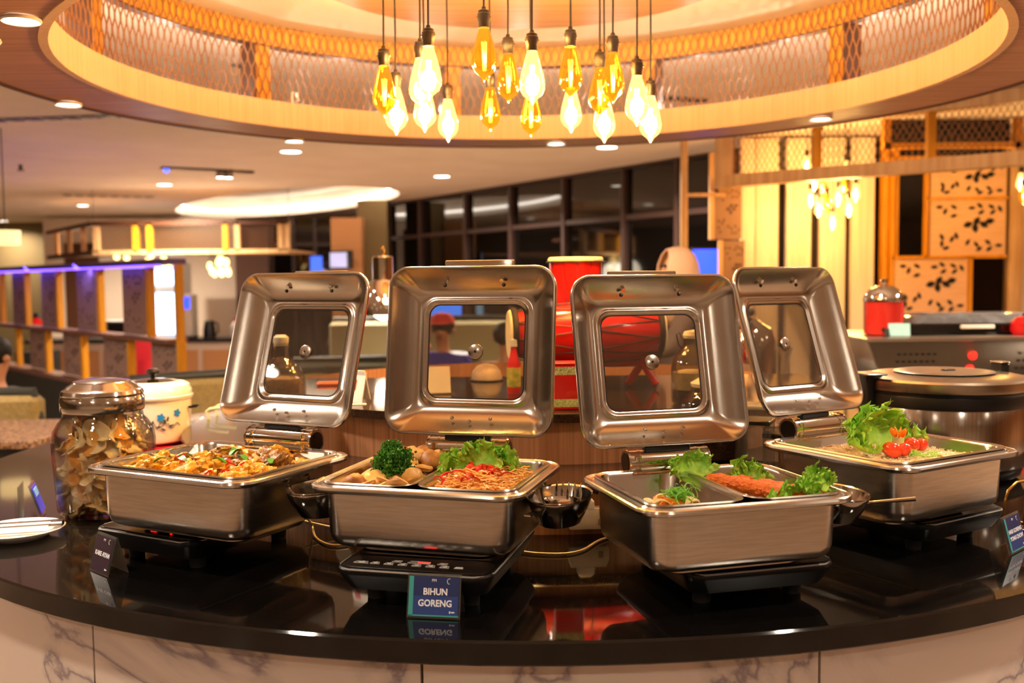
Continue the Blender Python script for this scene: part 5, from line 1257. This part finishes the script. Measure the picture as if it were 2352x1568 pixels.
t = thing('red_kettle', 'red rounded kettle at the right picture edge on the heated station', 'kettle', (*Q(2352, 770, 4.75).xy, zt)); obj('body', MB().lathe([(0, 0), (.05, 0), (.062, .02), (.06, .06), (.035, .085), (0, .09)], 28), redplastic, t); obj('knob', MB().sph(.01, (0, 0, .095), 10, 6), black, t); obj('handle', MB().tube([(.05, 0, .03), (.09, 0, .045), (.085, 0, .075), (.04, 0, .08)], .006, 8), black, t)
# coffee dispensers glimpsed through the fourth lid pane
t = thing('chrome_urn', 'chrome urn glimpsed through the fourth lid pane', 'urn', (*Q(1722, 800, 4.2).xy, ZC)); obj('body', MB().lathe([(0, 0), (.10, 0), (.11, .02), (.11, .30), (.09, .36), (.03, .40), (0, .41)], 32), chrome, t); obj('tap', MB().tube([(0, -.10, .06), (0, -.14, .06), (0, -.14, .03)], .01, 10), black, t); obj('lid_knob', MB().sph(.02, (0, 0, .43), 12, 8), black, t)
t = thing('glass_carafe', 'small shiny glass carafe glimpsed through the fourth lid pane', 'carafe', (*Q(1803, 850, 3.9).xy, ZC)); obj('body', MB().lathe([(0, 0), (.05, 0), (.06, .02), (.055, .10), (.02, .18), (.018, .26), (.03, .30)], 28), mat('silver_glass', '#cfc8bc', .08, .8), t, fix=False); obj('stopper', MB().sph(.02, (0, 0, .315), 12, 8), chrome, t)

# ================================================================== BACKGROUND, LEFT
def sofa(p, rz, w_, label, h_=.92, fab=None, dk=None):
    t = thing('booth_sofa', label, 'sofa', p, rz, 'booth sofas'); fab = fab or olvf; dk = dk or dkgreen
    obj('base', MB().slab(w_, .72, .38, .05, .01), dk, t); obj('seat', MB().slab(w_ - .12, .60, .10, .05, .03, (0, -.05, .38)), fab, t)
    obj('backrest', MB().slab(w_ - .04, .13, h_ - .40, .05, .03, (0, .28, .38)), fab, t); obj('top_edge', MB().tube([(-w_ / 2 + .02, .29, h_ - .22), (-w_ / 2 + .06, .29, h_ - .01), (0, .29, h_), (w_ / 2 - .06, .29, h_ - .01), (w_ / 2 - .02, .29, h_ - .22)], .03, 10), dk, t)
    for s_ in (-1, 1): obj('side_panel', MB().slab(.06, .70, .62, .02, .01, (s_ * (w_ / 2 - .03), 0, 0)), dk, t)
    return t
olvf = mat('olive_fabric', '#8c7846', .8, col2='#7d6a3c', scale=60); dkgreen = mat('dark_green_leather', '#23251f', .5)
sofa((-3.15, 5.38, 0), PI, 1.5, 'olive booth sofa at the far left behind the seated man', .90)
sofa((-1.75, 6.0, 0), R(205), 1.2, 'olive booth sofa with dark edge between the pot and the leftmost lid', .92)
sofa((-.95, 7.2, 0), 0, 1.5, 'dark green booth sofa behind the heat lamp', .86, mat('green_fabric', '#4c4a34', .8))
sofa((-.30, 8.15, 0), R(-4), 2.6, 'long grey green sofa glimpsed through the second lid pane', 1.12, mat('grey_green_fabric', '#a8a284', .8))
p = Q(1022, 728, 8.9); t = thing('wall_television', 'small blue television glimpsed at the top left of the second lid pane', 'television', (p.x, 8.9, p.z)); obj('casing', MB().slab(.34, .05, .27, .01, .004, (0, 0, -.135)), black, t); obj('screen', MB().box(.30, .004, .23, (0, -.028, 0)), mat('soft_blue_tv', '#2a60d8', .3, emit='#3570e8', es=1.1), t, smooth=0); obj('stand_pole', MB().box(.05, .05, p.z - .135, (0, .01, -(p.z - .135) / 2 - .135)), black, t, smooth=0)
t = thing('console_table', 'console with speckled brown top and dark green base at the far left', 'table', (-3.05, 4.62, 0), 0)
obj('base', MB().slab(1.86, .60, .735, .02, .006), dkgreen, t); obj('top', MB().slab(1.96, .70, .035, .02, .004, (0, 0, .735)), mat('speckled_top', '#8c6a4c', .6, col2='#4a3222', scale=60, lo=.42, hi=.58, bump=.8), t)
# partition screen with blue light along its top
PR_, PL_ = Vector((-2.36, 7.0)), Vector((-6.0, 11.1))
ps = thing('partition_screen', 'orange framed partition with cut-out panels and a blue-violet light on top', 'screen', (0, 0, 0))
pd = (PL_ - PR_); plen = pd.length; pdn = pd.normalized(); pang = math.atan2(-pdn.y, -pdn.x)
ZT, ZM, ZB = 1.575, 1.035, .63
vio = mat('violet_panel', '#8a6d62', .55); viol = mat('panel_cut_dark', '#4a3630', .7)
def pp_(px): return on_line(px, PR_, PL_)
def ppart(name, px0, px1, z0, z1, th, mt):
    a, c = pp_(px0)[0], pp_(px1)[0]; mid = (a + c) / 2; L_ = (c - a).length
    return obj(name, MB().box(L_, th, z1 - z0, (0, 0, (z1 - z0) / 2)), mt, ps, (mid.x, mid.y, z0), (0, 0, pang), smooth=0)
for px in (410, 345, 230, 135, 62, 4):
    q = pp_(px)[0]; obj('upper_post', MB().box(.05, .05, ZT - ZM, (0, 0, (ZT - ZM) / 2)), orangewood, ps, (q.x, q.y, ZM), (0, 0, pang), smooth=0)
for px in (412, 296, 188, 106, 38):
    q = pp_(px)[0]; obj('lower_post', MB().box(.05, .05, ZM - ZB, (0, 0, (ZM - ZB) / 2)), orangewood, ps, (q.x, q.y, ZB), (0, 0, pang), smooth=0)
def ppanel(px0, px1, z0, z1):
    a, c = pp_(px0)[0], pp_(px1)[0]; mid = (a + c) / 2; L_ = (c - a).length
    leaf_panel(ps, L_, z1 - z0, (mid.x, mid.y, z0), vio, viol, math.degrees(pang), 1, .8 * L_)
for a, c in ((283, 332), (178, 222), (96, 132), (30, 58)): ppanel(a, c, ZM + .02, ZT - .02)
for a, c in ((345, 404), (236, 290), (142, 184), (66, 102)): ppanel(a, c, ZB + .02, ZM - .02)
for z, h_ in ((ZT, .04), (ZM - .015, .03), (ZB - .03, .04)):
    b = MB().box(plen, .17, h_, (-plen / 2, 0, h_ / 2)); obj('rail', b, mat('rail_brown', '#6e4a38', .5) if z != ZT else mat('rail_violet', '#5a4a80', .5), ps, (PR_.x, PR_.y, z), (0, 0, pang), smooth=0)
obj('blue_light_strip', MB().box(plen * .98, .012, .012, (-plen / 2, -.08, -.008)), mat('blue_led_strip', '#4030ff', .4, emit='#4a30ff', es=7), ps, (PR_.x, PR_.y, ZT), (0, 0, pang), smooth=0)
obj('plinth_wall', MB().box(plen, .2, ZB - .03, (-plen / 2, 0, (ZB - .03) / 2)), dkgreen, ps, (PR_.x, PR_.y, 0), (0, 0, pang), smooth=0)
for f_ in (.35, .6, .85):
    q = PR_ + pdn * plen * f_; lo = light('AREA', (q.x + .1, q.y - .12, ZT + .03), 7.0, (.25, .2, 1), .25, ps, (R(20), 0, 0))
# left pergola over the kitchen bar
pl = thing('kitchen_pergola', 'wooden pergola box with mesh panels above the kitchen bar at the left', 'pergola', (0, 0, 0))
YP = 12.0; xa, xb = Q(215, 540, YP).x, Q(664, 540, YP).x; z0_, z1_ = Q(440, 578, YP).z, Q(440, 512, YP).z; xs = Q(112, 545, 14.0).x
for z in (z0_, z1_): obj('rail', MB().box(xb - xa, .07, .05, ((xa + xb) / 2, YP, z)), palewood if z == z0_ else brownwood, pl, smooth=0); beam('side_rail', (xa, YP, z), (xs, 14.0, z), .05, .07, brownwood, pl)
for px in (222, 312, 344, 519, 546, 645, 660): x = Q(px, 540, YP).x; obj('post', MB().box(.06, .07, z1_ - z0_, (x, YP, (z0_ + z1_) / 2)), orangewood if px in (312, 344, 519) else palewood, pl, smooth=0)
b = MB(); mesh_strands(b, lambda u, z, d: (u, d, z), xb - xa, z1_ - z0_, .035, .07, .003); obj('mesh_screen', b, goldmesh, pl, (xa, YP + .04, z0_), smooth=0, fix=False, kind='stuff')
for f_ in (.2, .5, .8): obj('slat', MB().box(.05, .05, z1_ - z0_, (xa + (xs - xa) * f_, YP + 2 * f_, (z0_ + z1_) / 2)), palewood, pl, smooth=0)
obj('soffit_board', MB().add([(xa, YP, z0_), (xb, YP, z0_), (xb, YP + 1.6, z0_), (xs, 14.0, z0_), (xa, YP, z0_ + .02), (xb, YP, z0_ + .02), (xb, YP + 1.6, z0_ + .02), (xs, 14.0, z0_ + .02)], [(0, 1, 2, 3), (4, 5, 6, 7), (0, 1, 5, 4), (1, 2, 6, 5), (2, 3, 7, 6), (3, 0, 4, 7)]), palewood, pl, smooth=0)
for x in (xa, xb): obj('hanger', MB().tube([(x, YP, z1_), (x, YP, ZCEIL)], .004, 6), grey, pl)
rn = random.Random(5)
for k in range(11):
    px, py = 503 + rn.uniform(-22, 22), 612 + rn.uniform(-18, 18); q = Q(px, py, 12.1 + rn.uniform(0, .35))
    t = thing('pendant_bulb', 'small glowing warm bulb in the cluster below the left pergola', 'pendant bulb', tuple(q), 0, 'bulb cluster under the left pergola'); obj('glass_bulb', MB().sph(.036, (0, 0, 0), 12, 8, (1, 1, 1.4)), mat('far_bulb', '#ffe0a0', .4, emit='#ffd27a', es=3) if k == 0 else bpy.data.materials['far_bulb'], t); obj('cord', MB().tube([(0, 0, .05), (0, 0, z0_ - q.z)], .005, 5), black, t)
for k, (px, py) in enumerate(((268, 590), (291, 592), (340, 598), (347, 587), (376, 594), (388, 615), (378, 617))):
    q = Q(px, py, 12.1); t = thing('pendant_bulb', 'tiny warm bulb hanging below the left pergola, above the partition', 'pendant bulb', tuple(q), 0, 'tiny bulbs above the partition'); obj('glass_bulb', MB().sph(.035, (0, 0, 0), 10, 6), bpy.data.materials['far_bulb'], t); obj('cord', MB().tube([(0, 0, .03), (0, 0, z0_ - q.z)], .005, 5), black, t)
light('POINT', tuple(Q(503, 640, 11.8)), 9, AMBER, .2, None); light('POINT', tuple(Q(370, 630, 11.8)), 6, AMBER, .2, None)
# kitchen bar
YK = 14.0
kb = thing('kitchen_bar', 'white kitchen bar with orange front panels and dark top at the left back', 'counter', (0, YK, 0))
ka, kc = Q(60, 780, YK).x, Q(556, 780, YK).x; zk = Q(480, 781, YK).z
obj('worktop', MB().box(kc - ka, .7, .05, ((ka + kc) / 2, .3, zk)), black, kb, smooth=0); obj('carcass', MB().box(kc - ka - .1, .6, zk - .03, ((ka + kc) / 2, .33, (zk - .03) / 2)), offwhite, kb, smooth=0)
for px in range(84, 540, 76): obj('front_panel', MB().box(.40, .02, .36, (Q(px + 34, 830, YK).x, .015, Q(470, 833, YK).z)), beige, kb, smooth=0)
t = thing('kitchen_wall', 'white kitchen back wall lit warmly behind the left partition', 'wall', (0, 16.4, 0)); obj('wall_panel', MB().box(Q(542, 600, 16.4).x - Q(105, 600, 16.4).x, .1, 2.5, ((Q(542, 600, 16.4).x + Q(105, 600, 16.4).x) / 2, 0, 1.25)), offwhite, t, smooth=0)
obj('dark_door', MB().box(.55, .04, 2.1, (Q(190, 700, 16.3).x, -.07, 1.05)), brownwood, t, smooth=0)
t = thing('drinks_fridge', 'glowing blue-white drinks fridge behind the partition', 'fridge', (Q(378, 700, 15).x, 15.0, 0)); fw = Q(412, 700, 15).x - Q(343, 700, 15).x
obj('cabinet', MB().slab(fw + .06, .5, 1.75, .02, .005, (0, .26, 0)), white, t); obj('lit_header', MB().box(fw, .02, .22, (0, -.005, 1.52)), whitescreen, t, smooth=0); obj('lit_door', MB().box(fw - .04, .02, .62, (0, -.005, .98)), whitescreen, t, smooth=0); obj('shelf_line', MB().box(fw, .03, .03, (0, -.01, 1.34)), grey, t, smooth=0)
q = Q(262, 747, 14.1); t = thing('microwave', 'dark microwave on the kitchen bar behind the partition', 'microwave', (q.x, 14.25, zk + .025)); obj('case', MB().slab(.36, .3, .26, .02, .005), grey, t); obj('door', MB().box(.24, .01, .2, (.03, -.152, .13)), black, t, smooth=0)
q = Q(476, 760, 14.1); t = thing('electric_kettle', 'dark electric kettle on the kitchen bar left of the leftmost lid', 'kettle', (q.x, 14.2, zk + .025)); obj('body', MB().lathe([(0, 0), (.09, 0), (.085, .12), (.06, .24), (0, .25)], 20), black, t); obj('handle', MB().tube([(.07, 0, .03), (.13, 0, .08), (.12, 0, .2), (.05, 0, .23)], .014, 8), black, t)
q = Q(537, 755, 14.1); t = thing('soap_bottle', 'white bottle with red cap at the right end of the kitchen bar', 'bottle', (q.x, 14.2, zk + .025)); obj('body', MB().lathe([(0, 0), (.07, 0), (.07, .16), (.03, .22), (0, .22)], 18), white, t); obj('cap', MB().lathe([(0, .22), (.025, .22), (.025, .28), (0, .28)], 12), redplastic, t)
q = Q(428, 690, 14.1); t = thing('coffee_machine', 'white machine with blue light right of the partition post', 'machine', (q.x, 14.25, zk + .025)); obj('case', MB().slab(.13, .3, .62, .02, .005), white, t); obj('screen', MB().box(.09, .01, .16, (0, -.152, .50)), bluelit, t, smooth=0); obj('base', MB().box(.16, .2, .03, (0, -.05, .015)), black, t, smooth=0)
# brown doorway, dark windows and small screens at the middle left
struct('door_1', MB().box(Q(618, 600, 15.6).x - Q(543, 600, 15.6).x, .1, 2.3, ((Q(618, 600, 15.6).x + Q(543, 600, 15.6).x) / 2, 15.6, 1.15)), mat('brown_door', '#5c3f30', .5))
w2 = link('window_2', None, None, (0, 16.6, 0), (0, 0, 0), kind='structure'); xa2, xb2 = Q(626, 600, 16.6).x, Q(775, 600, 16.6).x
for k in range(3): obj('window_pane', MB().box((xb2 - xa2) / 3 - .06, .02, 2.3, (xa2 + (k + .5) * (xb2 - xa2) / 3, 0, 1.2)), nightglass, w2, smooth=0)
for k in range(4): obj('mullion', MB().box(.07, .08, 2.5, (xa2 + k * (xb2 - xa2) / 3, 0, 1.25)), darkmull, w2, smooth=0)
obj('transom', MB().box(xb2 - xa2, .06, .06, ((xa2 + xb2) / 2, 0, 2.05)), darkmull, w2, smooth=0)
q = Q(727, 612, 15.5); t = thing('blue_screen', 'small upright blue screen before the dark back windows', 'screen', (q.x, 15.5, 0)); obj('panel', MB().box(.18, .03, .32, (0, 0, q.z)), mat('soft_blue_screen', '#2a50c8', .3, emit='#3560e0', es=.9), t, smooth=0); obj('post', MB().box(.04, .04, q.z - .16, (0, .03, (q.z - .16) / 2)), black, t, smooth=0)
q = Q(786, 597, 13.5); t = thing('wall_monitor', 'tilted wall monitor with a pale screen on the beige pier', 'monitor', (q.x, 13.45, q.z), R(-25)); obj('casing', MB().slab(.34, .05, .25, .01, .004, (0, 0, -.125)), black, t); obj('screen', MB().box(.27, .006, .2, (-.03, -.03, 0)), mat('pale_screen', '#a8acd8', .4, emit='#a8acd8', es=.5), t, smooth=0); obj('wall_arm', MB().box(.04, .16, .04, (.05, .09, 0)), black, t, smooth=0)
q = Q(84, 740, 12.5); t = thing('fire_extinguisher', 'red fire extinguisher standing behind the far left partition bays', 'fire extinguisher', (q.x, 12.5, .6)); obj('cylinder', MB().lathe([(0, 0), (.07, 0), (.075, .02), (.075, .36), (.03, .42), (0, .43)], 20), redplastic, t); obj('valve', MB().box(.06, .04, .05, (0, 0, .45)), black, t, smooth=0); obj('label_band', MB().lathe([(.0755, .12), (.077, .13), (.077, .25), (.0755, .26)], 20), white, t, fix=False)
t = thing('plinth_box', 'dark low plinth behind the partition', 'plinth', (q.x, 12.5, 0)); obj('body', MB().slab(.4, .4, .6, .02, .005), dkgreen, t)

# ================================================================== PEOPLE
def skinned(name, joints, edges, mt, parent, sub=2):
    me = bpy.data.meshes.new(name); keys = list(joints); me.from_pydata([joints[k][0] for k in keys], [(keys.index(a), keys.index(b)) for a, b in edges], []); me.materials.append(mt)
    o = link(name, me, parent); sk = o.modifiers.new('skin', 'SKIN'); sk.use_smooth_shade = True
    for i, k in enumerate(keys):
        r_ = joints[k][1]; me.skin_vertices[0].data[i].radius = r_ if isinstance(r_, tuple) else (r_, r_); me.skin_vertices[0].data[i].use_root = (i == 0)
    ss = o.modifiers.new('sub', 'SUBSURF'); ss.levels = sub; ss.render_levels = sub
    return o
def person(label, loc, rz, H=1.65, seated=False, skinm=skin, top=None, bottom=None, cover=None, arms='down', headturn=0, capm=None):
    t = thing('person', label, 'person', loc, rz)
    s_ = H / 1.65; hip = (seated if isinstance(seated, float) else .50) if seated else .90
    J = {}
    def j(k, x, y, z, r_): J[k] = (Vector((x, y, z)) * s_, r_ * s_ if not isinstance(r_, tuple) else tuple(q * s_ for q in r_))
    j('pelvis', 0, 0, hip, (.15, .11)); j('waist', 0, 0, hip + .18, (.125, .095)); j('chest', 0, 0, hip + .38, (.15, .10)); j('neck0', 0, 0, hip + .52, (.07, .06)); j('neck', 0, -.005, hip + .57, .048); j('chin', 0, -.02, hip + .63, (.060, .070)); j('head', 0, -.012, hip + .70, (.075, .092)); j('crown', 0, -.002, hip + .775, (.052, .06))
    E_ = [('pelvis', 'waist'), ('waist', 'chest'), ('chest', 'neck0'), ('neck0', 'neck'), ('neck', 'chin'), ('chin', 'head'), ('head', 'crown')]
    j('nose', 0, -.112, hip + .675, .012); E_.append(('head', 'nose'))
    for sd, n_ in ((-1, 'l'), (1, 'r')):
        j('sh' + n_, sd * .17, 0, hip + .47, .055)
        if arms == 'forward': j('el' + n_, sd * .22, -.14, hip + .24, .040); j('wr' + n_, sd * .13, -.34, hip + .22, .028); hand = Vector((sd * .12, -.42, hip + .22)); hd_ = Vector((0, -1, -.1))
        else: j('el' + n_, sd * .24, .02, hip + .20, .040); j('wr' + n_, sd * .25, -.06, hip - .05, .028); hand = Vector((sd * .25, -.08, hip - .12)); hd_ = Vector((0, -.15, -1))
        j('pa' + n_, *hand, (.036, .016)); E_ += [('chest', 'sh' + n_), ('sh' + n_, 'el' + n_), ('el' + n_, 'wr' + n_), ('wr' + n_, 'pa' + n_)]
        for q in range(4):
            off = Vector(((q - 1.5) * .019, 0, 0)); L_ = (.075, .085, .08, .062)[q]; a = hand + off + hd_.normalized() * .03; b_ = a + hd_.normalized() * L_ * .5; c_ = b_ + (hd_.normalized() + Vector((0, 0, -.5 if arms == 'forward' else 0)) + Vector((0, -.5 if arms != 'forward' else 0, 0))).normalized() * L_ * .5
            j(f'f{n_}{q}a', *a, .0095); j(f'f{n_}{q}b', *b_, .009); j(f'f{n_}{q}c', *c_, .0075); E_ += [('pa' + n_, f'f{n_}{q}a'), (f'f{n_}{q}a', f'f{n_}{q}b'), (f'f{n_}{q}b', f'f{n_}{q}c')]
        j('th' + n_, hand.x - sd * .045, hand.y + hd_.y * .02 - .01, hand.z + hd_.z * .03, .010); E_.append(('pa' + n_, 'th' + n_))
        j('hp' + n_, sd * .09, 0, hip - .04, .085)
        if seated: j('kn' + n_, sd * .12, -.44, hip - .02, .058); j('an' + n_, sd * .12, -.44, .09, .038); j('to' + n_, sd * .12, -.60, .035, .032)
        else: j('kn' + n_, sd * .10, -.01, .47, .056); j('an' + n_, sd * .10, .02, .09, .038); j('to' + n_, sd * .11, -.14, .032, .030)
        E_ += [('pelvis', 'hp' + n_), ('hp' + n_, 'kn' + n_), ('kn' + n_, 'an' + n_), ('an' + n_, 'to' + n_)]
    skinned('body', J, E_, skinm, t)
    def grow(ks, es, ex, nm, mt):
        JJ = {k: (J[k][0], tuple(q + ex for q in (J[k][1] if isinstance(J[k][1], tuple) else (J[k][1],) * 2))) for k in ks}; return skinned(nm, JJ, es, mt, t)
    grow(['waist', 'pelvis', 'chest', 'neck0', 'shl', 'ell', 'wrl', 'shr', 'elr', 'wrr'], [('pelvis', 'waist'), ('waist', 'chest'), ('chest', 'neck0'), ('chest', 'shl'), ('shl', 'ell'), ('ell', 'wrl'), ('chest', 'shr'), ('shr', 'elr'), ('elr', 'wrr')], .016, 'shirt', top)
    grow(['pelvis', 'hpl', 'knl', 'anl', 'hpr', 'knr', 'anr'], [('pelvis', 'hpl'), ('hpl', 'knl'), ('knl', 'anl'), ('pelvis', 'hpr'), ('hpr', 'knr'), ('knr', 'anr')], .014, 'trousers', bottom)
    for n_ in 'lr': grow(['an' + n_, 'to' + n_], [('an' + n_, 'to' + n_)], .012, 'shoe', black)
    hc = J['head'][0]; R0 = s_
    for sd in (-1, 1):
        obj('eye', MB().sph(.011 * R0, tuple(hc + Vector((sd * .032, -.086, .008)) * R0), 10, 6), black, t); obj('ear', MB().sph(.022 * R0, tuple(hc + Vector((sd * .083, .01, -.01)) * R0), 10, 6, (.0 + 1, 1, 1)), skinm, t) if cover != 'hijab' else None
    obj('mouth', MB().sph(.02 * R0, tuple(hc + Vector((0, -.083, -.055)) * R0), 10, 6, (1, 1, 1)), mat('lips', '#8a4a3c', .5) if 'lips' not in bpy.data.materials else bpy.data.materials['lips'], t).scale = (1, 1, 1)
    if cover == 'hijab':
        n2 = 28; vs = []; fs = []; rows = [(.0, .115), (.055, .100), (.085, .070), (.105, .02), (.112, -.04), (.108, -.10), (.125, -.15), (.17, -.20), (.20, -.27), (.20, -.33)]
        for k, (r_, dz) in enumerate(rows):
            for i in range(n2 + 1):
                open_ = R(42) if .09 > dz > -.115 else 0.0
                a = -PI / 2 + open_ + (2 * PI - 2 * open_) * i / n2; vs.append(tuple(hc + Vector((r_ * math.cos(a), r_ * math.sin(a) * (1.12 if dz > -.12 else .78), dz)) * R0))
            if k:
                for i in range(n2): a = (k - 1) * (n2 + 1) + i; fs.append((a, a + 1, a + n2 + 2, a + n2 + 1))
        o = obj('headscarf', MB().add(vs, fs), capm, t, smooth=80, fix=False); sm = o.modifiers.new('s', 'SOLIDIFY'); sm.thickness = .008
    else:
        b = MB().sph(.094 * R0, tuple(hc + Vector((0, .012, .035)) * R0), 24, 14, (1, 1.12, .95)); b2 = obj('hair', b, hair, t)
        if cover == 'cap':
            obj('cap', MB().lathe([(.100 * R0, .05 * R0), (.098 * R0, .08 * R0), (.07 * R0, .125 * R0), (0, .138 * R0)], 24, tuple(hc)), capm, t); obj('cap_peak', MB().slab(.15 * R0, .10 * R0, .008, .04, .002, tuple(hc + Vector((0, -.13, .05)) * R0)), capm, t)
    return t
jacket = mat('patterned_jacket', '#2a2624', .8, col2='#5a5048', scale=40, lo=.45, hi=.6); dark = mat('dark_cloth', '#1a1a20', .8)
q = Q(12, 822, 5.75); person('seated person with short dark hair in a dark patterned jacket, facing away', (q.x, 5.62, 0), R(165), 1.62, .36, top=jacket, bottom=dark)
q = Q(1560, 640, 5.45); person('woman in a beige headscarf standing behind the third lid', (q.x, 5.45, 0), R(-78), 1.55, top=mat('grey_blouse', '#6b5a50', .8), bottom=dark, cover='hijab', capm=mat('beige_scarf', '#c9a180', .85), arms='forward')
q = Q(1018, 770, 7.15); person('person in blue clothes and a red cap seen through the second lid pane', (q.x, 7.12, 0), R(-12), 1.5, .50, top=mat('blue_cloth', '#3838a8', .8), bottom=dark, cover='cap', capm=mat('red_cap', '#d03a34', .7))
q = Q(1162, 790, 6.6); person('person in a pale pink top seen through the right side of the second lid pane', (q.x, 6.6, 0), R(150), 1.5, .46, top=mat('pink_cloth', '#c99a94', .8), bottom=dark)
q = Q(320, 850, 9.4); person('person in a red shirt seated behind the partition', (q.x, 9.6, 0), R(10), 1.55, .44, top=mat('red_cloth', '#b3121c', .8), bottom=dark)
q = Q(868, 850, 5.85); person('person in a white shirt half hidden behind the second lid', (q.x + .22, 5.85, 0), R(180), 1.6, .40, top=mat('white_cloth', '#c8b8a8', .8), bottom=dark)

def chair(x, y, rz, zs, label):
    t = thing('dining_chair', label, 'chair', (x, y, 0), rz)
    obj('seat', MB().slab(.42, .42, .04, .03, .008, (0, -.04, zs - .04)), brownwood, t); obj('backrest', MB().slab(.40, .03, .34, .01, .006, (0, .19, zs + .06)), brownwood, t)
    for sx in (-1, 1):
        for sy in (-1, 1): obj('leg', MB().tube([(sx * .18, -.04 + sy * .18, 0), (sx * .17, -.04 + sy * .17, zs - .04)], .016, 8), brownwood, t)
        obj('back_post', MB().tube([(sx * .17, .16, zs - .02), (sx * .17, .19, zs + .12)], .014, 8), brownwood, t)
q = Q(1162, 790, 6.6); chair(q.x, 6.6, R(150), .34, 'dark wooden chair under the person in the pale pink top')
q = Q(320, 850, 9.4); chair(q.x, 9.6, R(10), .33, 'dark wooden chair under the person in the red shirt')
q = Q(868, 850, 5.85); chair(q.x + .22, 5.85, PI, .30, 'dark wooden chair under the person in the white shirt')
